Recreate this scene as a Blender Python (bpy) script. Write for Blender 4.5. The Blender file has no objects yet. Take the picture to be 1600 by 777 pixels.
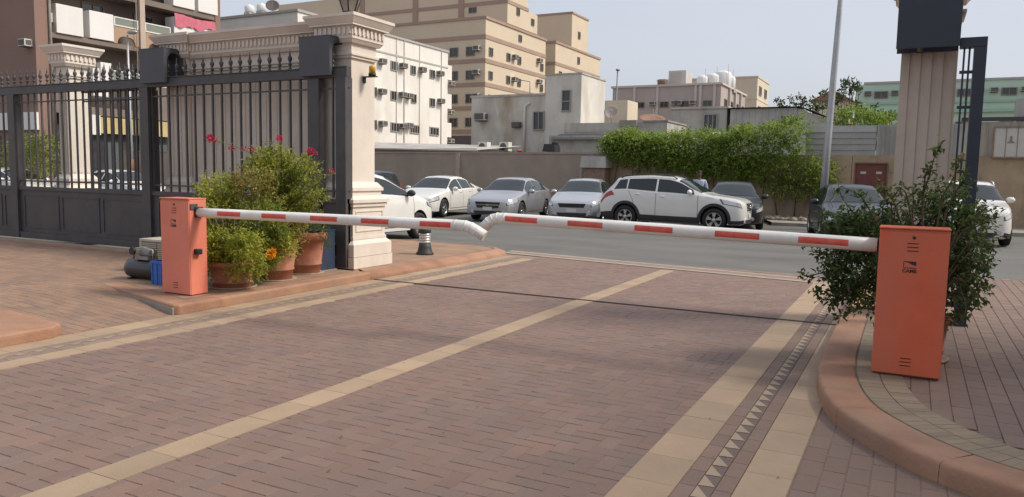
import bpy, bmesh, math, random
import numpy as np
from mathutils import Vector, Matrix, noise
random.seed(7)
C = bpy.context.scene.collection
scene = bpy.context.scene
PI = math.pi

# ------------------------------------------------------------------ camera, sky, sun, exposure
CAMR = Matrix(((0.8865756, -0.06061928, 0.4585946), (0.46224902, 0.07839096, -0.88327838), (0.01759403, 0.99507797, 0.09752071)))
cam_data = bpy.data.cameras.new('camera')
cam_data.sensor_width = 36.0; cam_data.lens = 27.0
cam_data.clip_start = 0.05; cam_data.clip_end = 3000
cam = bpy.data.objects.new('camera', cam_data); C.objects.link(cam)
cam.matrix_world = Matrix.Translation((0, 0, 1.6)) @ CAMR.to_4x4()
scene.camera = cam

SUN_EL, SUN_AZ = math.radians(47), math.radians(70)          # azimuth measured from +Y towards +X
world = bpy.data.worlds.new('World'); scene.world = world; world.use_nodes = True
wn = world.node_tree.nodes; wl = world.node_tree.links
bg = wn['Background']
sky = wn.new('ShaderNodeTexSky'); sky.sky_type = 'NISHITA'; sky.sun_disc = False
sky.sun_elevation = SUN_EL; sky.sun_rotation = SUN_AZ
sky.air_density = 1.0; sky.dust_density = 5.0; sky.ozone_density = 1.6; sky.altitude = 0
bg.inputs['Strength'].default_value = 0.12
# thin bright haze over the blue: the hazy sky is mixed with a pale veil that is slightly uneven
tc = wn.new('ShaderNodeTexCoord'); vmap = wn.new('ShaderNodeMapping'); vmap.inputs['Scale'].default_value = (1.0, 1.0, 3.5)
vnz = wn.new('ShaderNodeTexNoise'); vnz.inputs['Scale'].default_value = 1.6; vnz.inputs['Detail'].default_value = 4
wl.new(tc.outputs['Generated'], vmap.inputs['Vector']); wl.new(vmap.outputs[0], vnz.inputs['Vector'])
vr = wn.new('ShaderNodeMapRange'); vr.inputs[1].default_value = 0.3; vr.inputs[2].default_value = 0.7; vr.inputs[3].default_value = 0.60; vr.inputs[4].default_value = 0.78
wl.new(vnz.outputs['Fac'], vr.inputs[0])
vmx = wn.new('ShaderNodeMix'); vmx.data_type = 'RGBA'
wl.new(vr.outputs[0], vmx.inputs[0]); wl.new(sky.outputs[0], vmx.inputs[6]); vmx.inputs[7].default_value = (4.35, 4.55, 5.0, 1)
wl.new(vmx.outputs[2], bg.inputs['Color'])

sd = bpy.data.lights.new('sun', 'SUN'); sd.energy = 2.3; sd.angle = math.radians(14); sd.color = (1.0, 0.93, 0.82)
sun = bpy.data.objects.new('sun', sd); C.objects.link(sun)
sdir = Vector((math.sin(SUN_AZ) * math.cos(SUN_EL), math.cos(SUN_AZ) * math.cos(SUN_EL), math.sin(SUN_EL)))
sun.rotation_euler = sdir.to_track_quat('Z', 'Y').to_euler()
sun.location = (20, 5, 40)

scene.view_settings.view_transform = 'Standard'
scene.view_settings.look = 'None'
scene.view_settings.exposure = 0.48
scene.view_settings.gamma = 1.0
scene.view_settings.use_curve_mapping = False

# ------------------------------------------------------------------ materials
MATS = {}
def mat(name, col, rough=0.6, metal=0.0, var=0.0, scale=6.0, bump=0.0, bscale=None, col2=None, stretch=(1, 1, 1), stain=None, stain_amt=0.5, stain_scale=1.0, attr=False, stain_lo=0.48, coat=0.0, spec=0.5, emit=None):
    if name in MATS: return MATS[name]
    m = bpy.data.materials.new(name); m.use_nodes = True
    n = m.node_tree.nodes; l = m.node_tree.links
    b = n['Principled BSDF']
    b.inputs['Base Color'].default_value = (*col, 1); b.inputs['Roughness'].default_value = rough; b.inputs['Metallic'].default_value = metal
    b.inputs['Coat Weight'].default_value = coat; b.inputs['Coat Roughness'].default_value = 0.05
    b.inputs['Specular IOR Level'].default_value = spec
    MATS[name] = m
    if emit:
        b.inputs['Emission Color'].default_value = (*emit[0], 1); b.inputs['Emission Strength'].default_value = emit[1]
    geo = n.new('ShaderNodeNewGeometry')
    mp = n.new('ShaderNodeMapping'); mp.inputs['Scale'].default_value = stretch
    l.new(geo.outputs['Position'], mp.inputs['Vector'])
    cur = None
    if var > 0 or col2:
        nz = n.new('ShaderNodeTexNoise'); nz.inputs['Scale'].default_value = scale; nz.inputs['Detail'].default_value = 6; nz.inputs['Roughness'].default_value = 0.6
        l.new(mp.outputs[0], nz.inputs['Vector'])
        rp = n.new('ShaderNodeValToRGB')
        c2 = col2 if col2 else tuple(min(1, c * (1 + var)) for c in col)
        c1 = col if col2 else tuple(c * (1 - var) for c in col)
        rp.color_ramp.elements[0].position = 0.3; rp.color_ramp.elements[0].color = (*c1, 1)
        rp.color_ramp.elements[1].position = 0.7; rp.color_ramp.elements[1].color = (*c2, 1)
        l.new(nz.outputs['Fac'], rp.inputs['Fac']); cur = rp.outputs['Color']
    if attr:
        at = n.new('ShaderNodeAttribute'); at.attribute_name = 'Col'
        mx = n.new('ShaderNodeMix'); mx.data_type = 'RGBA'; mx.blend_type = 'MULTIPLY'; mx.inputs[0].default_value = 1
        if cur is not None: l.new(cur, mx.inputs[6])
        else: mx.inputs[6].default_value = (*col, 1)
        l.new(at.outputs['Color'], mx.inputs[7]); cur = mx.outputs[2]
    if stain:
        nz2 = n.new('ShaderNodeTexNoise'); nz2.inputs['Scale'].default_value = stain_scale; nz2.inputs['Detail'].default_value = 8; nz2.inputs['Roughness'].default_value = 0.65
        mp2 = n.new('ShaderNodeMapping'); mp2.inputs['Scale'].default_value = (1, 1, 0.35); mp2.inputs['Location'].default_value = (3.1, 7.7, 1.3)
        l.new(geo.outputs['Position'], mp2.inputs['Vector']); l.new(mp2.outputs[0], nz2.inputs['Vector'])
        r2 = n.new('ShaderNodeValToRGB'); r2.color_ramp.elements[0].position = stain_lo; r2.color_ramp.elements[1].position = stain_lo + 0.2
        r2.color_ramp.elements[0].color = (0, 0, 0, 1); r2.color_ramp.elements[1].color = (stain_amt,) * 3 + (1,)
        l.new(nz2.outputs['Fac'], r2.inputs['Fac'])
        mx = n.new('ShaderNodeMix'); mx.data_type = 'RGBA'
        l.new(r2.outputs['Color'], mx.inputs[0])
        if cur is not None: l.new(cur, mx.inputs[6])
        else: mx.inputs[6].default_value = (*col, 1)
        mx.inputs[7].default_value = (*stain, 1); cur = mx.outputs[2]
    if cur is not None: l.new(cur, b.inputs['Base Color'])
    if bump > 0:
        nb = n.new('ShaderNodeTexNoise'); nb.inputs['Scale'].default_value = bscale or scale * 4; nb.inputs['Detail'].default_value = 5
        l.new(mp.outputs[0], nb.inputs['Vector'])
        bp = n.new('ShaderNodeBump'); bp.inputs['Strength'].default_value = bump; bp.inputs['Distance'].default_value = 0.02
        l.new(nb.outputs['Fac'], bp.inputs['Height']); l.new(bp.outputs[0], b.inputs['Normal'])
    return m

def leaf_mat(name, base, trans=0.3):
    if name in MATS: return MATS[name]
    m = bpy.data.materials.new(name); m.use_nodes = True
    n = m.node_tree.nodes; l = m.node_tree.links
    b = n['Principled BSDF']; b.inputs['Roughness'].default_value = 0.5; b.inputs['Specular IOR Level'].default_value = 0.35
    at = n.new('ShaderNodeAttribute'); at.attribute_name = 'Col'
    l.new(at.outputs['Color'], b.inputs['Base Color'])
    tr = n.new('ShaderNodeBsdfTranslucent'); l.new(at.outputs['Color'], tr.inputs['Color'])
    mx = n.new('ShaderNodeMixShader'); mx.inputs[0].default_value = trans
    l.new(b.outputs[0], mx.inputs[1]); l.new(tr.outputs[0], mx.inputs[2])
    l.new(mx.outputs[0], n['Material Output'].inputs['Surface'])
    MATS[name] = m; return m

# ------------------------------------------------------------------ mesh builder
class MB:
    def __init__(s): s.v = []; s.f = []; s.sm = []; s.col = []
    def add(s, verts, faces, smooth=False):
        o = len(s.v); s.v += [tuple(v) for v in verts]
        for f in faces: s.f.append([i + o for i in f]); s.sm.append(smooth)
        return s
    def box(s, x0, x1, y0, y1, z0, z1):
        if x0 > x1: x0, x1 = x1, x0
        if y0 > y1: y0, y1 = y1, y0
        if z0 > z1: z0, z1 = z1, z0
        v = [(x, y, z) for z in (z0, z1) for y in (y0, y1) for x in (x0, x1)]
        return s.add(v, [(0, 2, 3, 1), (4, 5, 7, 6), (0, 1, 5, 4), (1, 3, 7, 5), (3, 2, 6, 7), (2, 0, 4, 6)])
    def frus(s, x0, x1, y0, y1, z0, z1, a=0.0, b=0.0):
        v = [(x0 - a, y0 - a, z0), (x1 + a, y0 - a, z0), (x1 + a, y1 + a, z0), (x0 - a, y1 + a, z0),
             (x0 - b, y0 - b, z1), (x1 + b, y0 - b, z1), (x1 + b, y1 + b, z1), (x0 - b, y1 + b, z1)]
        return s.add(v, [(3, 2, 1, 0), (4, 5, 6, 7), (0, 1, 5, 4), (1, 2, 6, 5), (2, 3, 7, 6), (3, 0, 4, 7)])
    def lathe(s, prof, c=(0, 0, 0), n=20, axis='z', smooth=True, caps=True):
        v = []; f = []
        for r, h in prof:
            for k in range(n):
                a = 2 * PI * k / n; p = (r * math.cos(a), r * math.sin(a), h)
                if axis == 'y': p = (p[0], p[2], p[1])
                if axis == 'x': p = (p[2], p[0], p[1])
                v.append((p[0] + c[0], p[1] + c[1], p[2] + c[2]))
        m = len(prof)
        for i in range(m - 1):
            for k in range(n):
                q = (i * n + k, i * n + (k + 1) % n, (i + 1) * n + (k + 1) % n, (i + 1) * n + k)
                f.append(q if axis != 'y' else q[::-1])
        s.add(v, f, smooth)
        if caps:
            o = len(s.v) - len(v)
            a = [o + k for k in range(n)][::-1]; b = [o + (m - 1) * n + k for k in range(n)]
            if axis == 'y': a, b = a[::-1], b[::-1]
            s.f.append(a); s.sm.append(False); s.f.append(b); s.sm.append(False)
        return s
    def tube(s, pts, r, n=8, smooth=True, caps=True):
        pts = [Vector(p) for p in pts]; rs = r if isinstance(r, (list, tuple)) else [r] * len(pts)
        v = []; f = []; up = None
        for i, p in enumerate(pts):
            t = (pts[min(i + 1, len(pts) - 1)] - pts[max(i - 1, 0)]).normalized()
            if up is None:
                up = Vector((0, 0, 1)) if abs(t.z) < 0.9 else Vector((1, 0, 0))
            a = t.cross(up).normalized(); b = a.cross(t).normalized(); up = b
            for k in range(n):
                an = 2 * PI * k / n; v.append(p + (a * math.cos(an) + b * math.sin(an)) * rs[i])
        m = len(pts)
        for i in range(m - 1):
            for k in range(n): f.append((i * n + k, (i + 1) * n + k, (i + 1) * n + (k + 1) % n, i * n + (k + 1) % n)[::-1])
        s.add(v, f, smooth)
        if caps:
            o = len(s.v) - len(v)
            s.f.append([o + k for k in range(n)]); s.sm.append(False)
            s.f.append([o + (m - 1) * n + k for k in range(n)][::-1]); s.sm.append(False)
        return s
    def prism(s, poly, d0, d1, axis='z'):
        n = len(poly)
        def mk(p, d): return (p[0], p[1], d) if axis == 'z' else ((p[0], d, p[1]) if axis == 'y' else (d, p[0], p[1]))
        v = [mk(p, d0) for p in poly] + [mk(p, d1) for p in poly]
        f = [list(range(n))[::-1], list(range(n, 2 * n))] + [(i, (i + 1) % n, n + (i + 1) % n, n + i) for i in range(n)]
        return s.add(v, f)
    def ico(s, c, r, sub=2, jit=0.0):
        bm = bmesh.new(); bmesh.ops.create_icosphere(bm, subdivisions=sub, radius=1)
        rr = r if isinstance(r, (tuple, list)) else (r, r, r)
        vs = []
        for v in bm.verts:
            k = 1 + jit * noise.noise(v.co * 2.5 + Vector(c))
            vs.append((c[0] + v.co.x * rr[0] * k, c[1] + v.co.y * rr[1] * k, c[2] + v.co.z * rr[2] * k))
        fs = [[v.index for v in f.verts] for f in bm.faces]; bm.free()
        return s.add(vs, fs, True)
    def build(s, name, m, parent=None, world=True, bevel=0.0, recalc=True, seg=2):
        off = Vector((0, 0, 0))
        if parent is not None and world:
            p = parent
            while p is not None: off += p.location; p = p.parent
        me = bpy.data.meshes.new(name)
        me.from_pydata([tuple(Vector(v) - off) for v in s.v] if world else s.v, [], s.f)
        me.polygons.foreach_set('use_smooth', s.sm)
        if s.col:
            ca = me.color_attributes.new('Col', 'FLOAT_COLOR', 'POINT')
            ca.data.foreach_set('color', np.array(s.col, dtype=np.float32).ravel())
        if recalc or bevel:
            bm = bmesh.new(); bm.from_mesh(me)
            bmesh.ops.recalc_face_normals(bm, faces=bm.faces)
            if bevel:
                bm.normal_update()
                es = [e for e in bm.edges if len(e.link_faces) == 2 and e.calc_face_angle(0) > 0.6]
                bmesh.ops.bevel(bm, geom=es, offset=bevel, segments=seg, affect='EDGES', profile=0.6, clamp_overlap=True)
            bm.to_mesh(me); bm.free()
        ms = m if isinstance(m, (list, tuple)) else [m]
        for q in ms: me.materials.append(q)
        o = bpy.data.objects.new(name, me); C.objects.link(o)
        if parent is not None: o.parent = parent
        return o

def tag(o, label, cat, group=None):
    o['label'] = label; o['category'] = cat
    if group: o['group'] = group
    return o
def thing(name, label, cat, loc=(0, 0, 0), group=None, rotz=0.0):
    o = bpy.data.objects.new(name, None); C.objects.link(o); o.location = loc; o.rotation_euler = (0, 0, rotz)
    o.empty_display_size = 0.2
    return tag(o, label, cat, group)
def struct(o): o['kind'] = 'structure'; return o
def share(name, src, parent, loc=(0, 0, 0), rot=(0, 0, 0)):
    o = src.copy(); o.name = name; C.objects.link(o); o.parent = parent; o.location = loc; o.rotation_euler = rot
    return o
def rnd(a, b): return random.uniform(a, b)

# ------------------------------------------------------------------ ground, drive, kerbs, road
m_brick = mat('drive_brick', (1, 1, 1), 0.75, var=0.16, scale=0.9, attr=True, bump=0.25, bscale=90, stain=(0.15, 0.105, 0.085), stain_amt=0.4, stain_scale=0.75, stain_lo=.5)
m_mortar = mat('joint_sand', (0.25, 0.185, 0.15), 0.95, var=0.2)
m_tan = mat('tan_paver', (1, 1, 1), 0.8, var=0.14, scale=3, attr=True, bump=0.2, bscale=70)
m_kerb = mat('terracotta_kerb', (0.345, 0.185, 0.115), 0.8, var=0.22, scale=3.0, bump=0.25, bscale=40, stain=(0.30, 0.20, 0.14), stain_amt=0.6, stain_scale=2.0)
m_island = mat('island_paving', (0.30, 0.19, 0.125), 0.85, var=0.2, scale=2.5, bump=0.25, bscale=50, stain=(0.20, 0.15, 0.11), stain_amt=0.6, stain_scale=1.3)
m_asphalt = mat('asphalt', (0.135, 0.132, 0.122), 0.9, var=0.16, scale=1.1, stretch=(.25, 1, 1), bump=0.4, bscale=60, stain=(0.08, 0.078, 0.072), stain_amt=0.6, stain_scale=0.35)
m_soil = mat('sandy_ground', (0.24, 0.19, 0.14), 0.95, var=0.2, scale=0.5)
m_conc = mat('pale_concrete', (0.30, 0.275, 0.235), 0.85, var=0.18, scale=3, bump=0.2, stain=(0.16, 0.15, 0.13), stain_amt=0.5, stain_scale=1.5)

struct(MB().add([(-900, -300, -0.05), (900, -300, -0.05), (900, 1500, -0.05), (-900, 1500, -0.05)], [(0, 1, 2, 3)]).build('ground', m_soil))

def road_y(x): return 13.04 - 0.168 * (x + 1.24)
struct(MB().add([(-120, road_y(-7), -0.012), (-7, road_y(-7), -0.012), (-1.24, 13.04, -0.012), (1.2, 13.9, -0.012), (120, 13.9, -0.012), (120, 60, -0.012), (-120, 60, -0.012)], [range(7)]).build('road', m_asphalt))

struct(MB().add([(-60, 9.8, 0.0), (-10.2, 9.8, 0.0), (-10.2, 15.2, 0.0), (-60, 15.2, 0.0)], [(0, 1, 2, 3)]).build('side_lane', m_asphalt))
def brick_col(pal):
    c = random.choice(pal); k = rnd(0.93, 1.07)
    return (c[0] * k, c[1] * k, c[2] * k, 1)
RED = [(0.230, 0.148, 0.118), (0.225, 0.148, 0.120), (0.234, 0.149, 0.116), (0.220, 0.148, 0.122), (0.210, 0.146, 0.123), (0.230, 0.152, 0.121)]
DUSTY = [(0.31, 0.19, 0.125), (0.29, 0.185, 0.125), (0.27, 0.18, 0.13), (0.33, 0.205, 0.135)]
GREYR = [(0.232, 0.155, 0.118), (0.225, 0.152, 0.118), (0.238, 0.158, 0.12), (0.218, 0.15, 0.12)]
TAN = [(0.39, 0.28, 0.187), (0.375, 0.27, 0.18), (0.405, 0.292, 0.195), (0.36, 0.262, 0.178)]
GTAN = [(0.29, 0.222, 0.15), (0.265, 0.205, 0.142), (0.305, 0.232, 0.158)]
def paver(mb, x0, x1, y0, y1, z, col, gap=0.003, drop=0.0035, tilt=0.0015, bev=0.003):
    g = gap / 2; x0 += g; x1 -= g; y0 += g; y1 -= g; b = bev
    t = [rnd(-tilt, tilt) for _ in range(4)]
    v = [(x0, y0, z - drop), (x1, y0, z - drop), (x1, y1, z - drop), (x0, y1, z - drop),
         (x0 + b, y0 + b, z + t[0]), (x1 - b, y0 + b, z + t[1]), (x1 - b, y1 - b, z + t[2]), (x0 + b, y1 - b, z + t[3])]
    mb.add(v, [(4, 5, 6, 7), (0, 1, 5, 4), (1, 2, 6, 5), (2, 3, 7, 6), (3, 0, 4, 7)]); mb.col += [col] * 8
def herring(x0, x1, y0, y1, z, pal, a=0.105):
    mb = MB()
    for i in range(int((x1 - x0) / a) + 1):
        for j in range(int((y1 - y0) / a) + 1):
            t = (i - j) % 4; x = x0 + i * a; y = y0 + j * a
            if t == 0: paver(mb, x, x + 2 * a, y, y + a, z, brick_col(pal))
            elif t == 3: paver(mb, x, x + a, y, y + 2 * a, z, brick_col(pal))
    return mb
def running(mb, x0, x1, y0, y1, z, pal, w=0.105, l=0.21, along='y', keep=None):
    n = 0
    if along == 'y':
        x = x0
        while x < x1:
            y = y0 - (l / 2 if n % 2 else 0)
            while y < y1:
                if keep is None or keep(x + w / 2, y + l / 2): paver(mb, x, x + w, y, y + l, z, brick_col(pal))
                y += l
            x += w; n += 1
    else:
        y = y0
        while y < y1:
            x = x0 - (l / 2 if n % 2 else 0)
            while x < x1:
                if keep is None or keep(x + l / 2, y + w / 2): paver(mb, x, x + l, y, y + w, z, brick_col(pal))
                x += l
            y += w; n += 1
    return mb
struct(MB().add([(-40, -30, -0.0042), (30, -30, -0.0042), (30, 13.6, -0.0042), (-40, 13.6, -0.0042)], [(0, 1, 2, 3)]).build('drive_joint_bed', m_mortar))
struct(herring(-6.30, -1.20, 1.0, 13.4, 0.0, RED).build('brick_drive', m_brick, recalc=False))
# tan bands and the dark bands with pale triangles
bands = MB()
def band(x0, x1, y0, y1, l, pal, z=0.004):
    y = y0
    while y < y1:
        paver(bands, x0, x1, y, min(y + l, y1), z, brick_col(pal), gap=0.0012, drop=0.008, bev=.0015, tilt=.0006); y += l
band(-3.74, -3.51, 1.0, 12.75, 0.36, TAN)
band(-1.275, -0.995, 1.0, 12.55, 0.40, TAN)
band(-0.72, -0.475, 1.0, 9.6, 0.40, TAN)
band(-0.993, -0.905, 1.0, 11.8, 0.22, GREYR, 0.003); band(-0.81, -0.722, 1.0, 11.8, 0.22, GREYR, 0.003)
band(-6.46, -6.24, 0.5, 12.9, 0.36, TAN)
band(-7.02, -6.74, 0.5, 13.1, 0.36, TAN)
DUSTG = [(0.255, 0.185, 0.14), (0.245, 0.178, 0.135), (0.265, 0.19, 0.145)]
band(-6.738, -6.645, 0.5, 13.1, 0.22, DUSTG, 0.003); band(-6.555, -6.462, 0.5, 13.1, 0.22, DUSTG, 0.003)
def tris(x0, x1, y0, y1, dark=(0.165, 0.115, 0.10, 1), lite=(0.38, 0.29, 0.205, 1)):
    y = y0; s = 0.16; z = 0.004
    paver(bands, x0, x1, y0, y1, 0.0015, dark, drop=0.01, tilt=0)
    while y + s < y1:
        bands.add([(x0 + .004, y, z), (x1 - .004, y + s * .08, z), (x0 + .004, y + s * .95, z)], [(0, 1, 2)]); bands.col += [lite] * 3
        y += s
tris(-0.905, -0.81, 1.0, 11.8); tris(-6.645, -6.555, 0.5, 13.1, (0.25, 0.18, 0.135, 1), (0.32, 0.245, 0.178, 1))
struct(bands.build('paving_bands', m_tan, recalc=False))
# concrete edge between brick drive and road
eb = MB()
for a, b in ((0.0, 0.13), (0.40, 0.53)):
    eb.add([(-7.3, road_y(-7.3) - a, 0.008), (-1.0, road_y(-1.0) - a, 0.008), (-1.0, road_y(-1.0) - b, 0.008), (-7.3, road_y(-7.3) - b, 0.008)], [(3, 2, 1, 0)])
struct(eb.build('road_edge_strip', mat('edge_strip_stone', (0.36, 0.30, 0.235), 0.85, var=0.15, scale=4)))
eb = MB()
eb.add([(-7.3, road_y(-7.3) - .13, 0.005), (-1.0, road_y(-1.0) - .13, 0.005), (-1.0, road_y(-1.0) - .40, 0.005), (-7.3, road_y(-7.3) - .40, 0.005)], [(3, 2, 1, 0)])
struct(eb.build('road_edge_setts', mat('edge_setts', (0.25, 0.18, 0.15), 0.85, var=0.2, scale=8)))
# steel gate track in the drive
tr = MB().box(-7.0, -0.6, 9.01, 9.045, -0.01, 0.007)
tr.box(-7.0, -0.6, 9.022, 9.033, 0.007, 0.014)
tag(tr.build('gate_track', mat('dark_steel_rail', (0.10, 0.085, 0.075), 0.5, 0.4)), 'thin dark steel sliding gate track let into the brick drive', 'gate track')

# right hand lower paving and right island
rp = MB(); running(rp, -0.47, 3.0, 1.2, 8.0, 0.0, GREYR, w=0.12, l=0.24)
struct(rp.build('side_paving', m_brick, recalc=False))
outer = [(-0.62, 13.6), (-0.63, 8.4), (-0.62, 7.3), (-0.60, 6.6), (-0.555, 6.1), (-0.47, 5.65), (-0.36, 5.32), (-0.19, 5.03), (-0.01, 4.78), (0.18, 4.58), (0.42, 4.41), (0.70, 4.28), (1.2, 4.12), (2.0, 3.95), (4.0, 3.8)]
def offs(pts, d):
    out = []
    for i, p in enumerate(pts):
        a = Vector(pts[max(i - 1, 0)]); b = Vector(pts[min(i + 1, len(pts) - 1)]); t = (b - a).normalized()
        out.append((p[0] - t.y * d, p[1] + t.x * d))
    return out
def kerb_strip(path, side, prof, seg=0.9, gap=0.003):
    # a run of kerb stones with fine open joints
    if not seg: return kerb_run(path, side, prof)
    fine = []
    for a, b in zip(path, path[1:]):
        n = max(1, int((Vector(b) - Vector(a)).length / 0.04))
        for k in range(n): fine.append((a[0] + (b[0] - a[0]) * k / n, a[1] + (b[1] - a[1]) * k / n))
    fine.append(path[-1])
    out = MB(); cur = [fine[0]]; acc = 0
    for a, b in zip(fine, fine[1:]):
        d = (Vector(b) - Vector(a)).length; acc += d; cur.append(b)
        if acc >= seg:
            u = (Vector(cur[-2]) - Vector(cur[-1])).normalized(); e = Vector(cur[-1]) + u * gap; cur[-1] = (e.x, e.y)
            s_ = kerb_run(cur, side, prof); out.add(s_.v, s_.f, True); cur = [b]; acc = 0
    if len(cur) > 1: s_ = kerb_run(cur, side, prof); out.add(s_.v, s_.f, True)
    return out
def kerb_run(path, side, prof):
    # prof: list of (inset, z); side +1 = inset to the left of travel
    mb = MB(); rows = [offs(path, side * d) for d, z in prof]; m = len(path)
    v = [(rows[k][i][0], rows[k][i][1], prof[k][1]) for k in range(len(prof)) for i in range(m)]
    f = [(k * m + i, k * m + i + 1, (k + 1) * m + i + 1, (k + 1) * m + i) for k in range(len(prof) - 1) for i in range(m - 1)]
    mb.add(v, f, True); return mb
def chaikin(p, n=2):
    for _ in range(n):
        q = [p[0]]
        for a, b in zip(p, p[1:]): q += [(a[0] * .75 + b[0] * .25, a[1] * .75 + b[1] * .25), (a[0] * .25 + b[0] * .75, a[1] * .25 + b[1] * .75)]
        p = q + [p[-1]]
    return p
outer = chaikin(outer)
def dens(path, step=0.12):
    out = []
    for a, b in zip(path, path[1:]):
        n = max(1, int((Vector(b) - Vector(a)).length / step))
        for k in range(n): out.append((a[0] + (b[0] - a[0]) * k / n, a[1] + (b[1] - a[1]) * k / n))
    return out + [path[-1]]
od = outer
struct(kerb_strip(od, 1, [(-0.004, -0.02), (-0.002, 0.05), (0.0, 0.092), (0.005, 0.105), (0.014, 0.114), (0.028, 0.119), (0.045, 0.1205), (0.26, 0.1205), (0.268, 0.117), (0.272, 0.09)]).build('kerb_right', m_kerb))
# tan sett band behind the kerb: individual blocks following the curve
tb = MB(); d1 = dens(offs(outer, 0.28), 0.14); d2 = offs(d1, 0.16); d3 = offs(d1, 0.32)
for r0, r1 in ((d1, d2), (d2, d3)):
    for i in range(len(r0) - 1):
        if r0[i][1] > 10: continue
        c = brick_col(GTAN); z = 0.118 + rnd(-.001, .001)
        p = [Vector(r0[i]), Vector(r0[i + 1]), Vector(r1[i + 1]), Vector(r1[i])]; ce = sum(p, Vector((0, 0))) / 4
        q = [ce + (k - ce) * 0.955 for k in p]
        tb.add([(k.x, k.y, 0.105) for k in p] + [(k.x, k.y, z) for k in q], [(4, 5, 6, 7), (0, 1, 5, 4), (1, 2, 6, 5), (2, 3, 7, 6), (3, 0, 4, 7)]); tb.col += [c] * 8
struct(tb.build('sett_band', m_tan, recalc=True))
ib = offs(outer, 0.26)
struct(MB().add([(x, y, 0.107) for x, y in ib] + [(30, 3.8, 0.107), (30, 13.8, 0.107), (1.2, 13.8, 0.107)], [range(len(ib) + 3)]).build('island_bed', m_mortar))
inner = offs(outer, 0.60)
def keep_r(x, y):
    # right of the inner curve
    if x < -0.05: return False
    best = 1e9; bi = None
    for i in range(len(inner) - 1):
        a = Vector(inner[i]); b = Vector(inner[i + 1]); p = Vector((x, y)); t = max(0, min(1, (p - a).dot(b - a) / (b - a).length_squared))
        q = a + (b - a) * t; d = (p - q).length
        if d < best: best = d; bi = ((b - a).x * (p - q).y - (b - a).y * (p - q).x)
    return bi > 0 or best < 0.06
ri = MB(); running(ri, -0.05, 4.2, 4.2, 13.7, 0.116, GREYR, w=0.12, l=0.24, keep=keep_r)
struct(ri.build('island_paving', m_brick, recalc=False))

# left island (barrier and planters), pier island, near kerb stub
prof = [(0.0, -0.02), (0.0, 0.045), (0.02, 0.065), (0.16, 0.117), (0.2, 0.12), (0.27, 0.12), (0.272, 0.10)]
struct(MB().prism([(-9.1, 6.17), (-7.04, 5.60), (-6.985, 5.64), (-6.98, 8.975), (-9.1, 8.975)], -.02, .1185, 'z').build('kerb_left', m_kerb, bevel=.045, seg=3))
struct(MB().prism([(-8.7, 6.052), (-7.03, 5.590), (-7.03, 5.62), (-8.7, 6.08)], -.02, .085, 'z').build('kerb_end_stone', m_conc, bevel=.012))
def corner(cx, cy, r, a0, a1, n=8): return [(cx + r * math.cos(math.radians(a0 + (a1 - a0) * k / n)), cy + r * math.sin(math.radians(a0 + (a1 - a0) * k / n))) for k in range(n + 1)]
p2 = [(-7.5, 8.99), (-6.97, 8.99), (-6.94, 12.4)] + corner(-7.75, 12.95, 0.8, -5, 88) + [(-9.0, 13.85)] + corner(-9.9, 13.45, .42, 88, 180, 5) + [(-10.32, 10.3)]
struct(kerb_strip(p2, 1, prof, None).build('kerb_pier', m_kerb))
i2 = offs(p2, 0.26)
struct(MB().add([(x, y, 0.116) for x, y in i2] + [(-10.06, 8.9, 0.116)], [range(len(i2) + 1)]).build('pier_island', m_island))
struct(MB().add([(-9.06, 6.42, 0.1215), (-8.5, 6.26, 0.1215), (-7.22, 5.90, 0.1215), (-7.24, 8.93, 0.1215), (-9.06, 8.93, 0.1215)], [range(5)]).build('planter_island', m_island))
near = [(-6.98, 0.6), (-6.97, 4.2), (-7.12, 4.42), (-8.3, 4.6)]
struct(MB().prism([(-6.98, .6), (-6.98, 4.25), (-7.08, 4.40), (-8.7, 4.62), (-8.7, 4.25), (-7.44, 4.02), (-7.44, .6)], -.02, .113, 'z').build('kerb_near', m_kerb, bevel=.035, seg=3))
# dusty brick court on the left with the ramp up from the drive
def z_left(x, y): return max(0.0, min(0.112, (-7.0 - x) * 0.06))
lb = MB(); running(lb, -26, -7.03, 0.6, 8.9, 0.0, DUSTY, w=0.105, l=0.21, along='x', keep=lambda x, y: (y < 6.4 and x > -8.85) or x <= -8.85)
lb.v = [(x, y, z + z_left(x, y) ) for x, y, z in lb.v]
struct(lb.build('brick_court', m_brick, recalc=False))
struct(MB().add([(-26, 0.5, 0.106), (-8.87, 0.5, 0.106), (-7.0, 0.5, -0.006), (-26, 8.95, 0.106), (-8.87, 8.95, 0.106), (-7.0, 8.95, -0.006)], [(0, 1, 4, 3), (1, 2, 5, 4)]).build('court_joint_bed', mat('court_sand', (0.33, 0.23, 0.16), 0.95, var=0.2)))
struct(MB().box(-26, -8.9, 8.72, 8.98, 0.02, 0.135).build('gate_sill', mat('gate_sill_concrete', (0.38, 0.26, 0.18), 0.85, var=0.15)))
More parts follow.
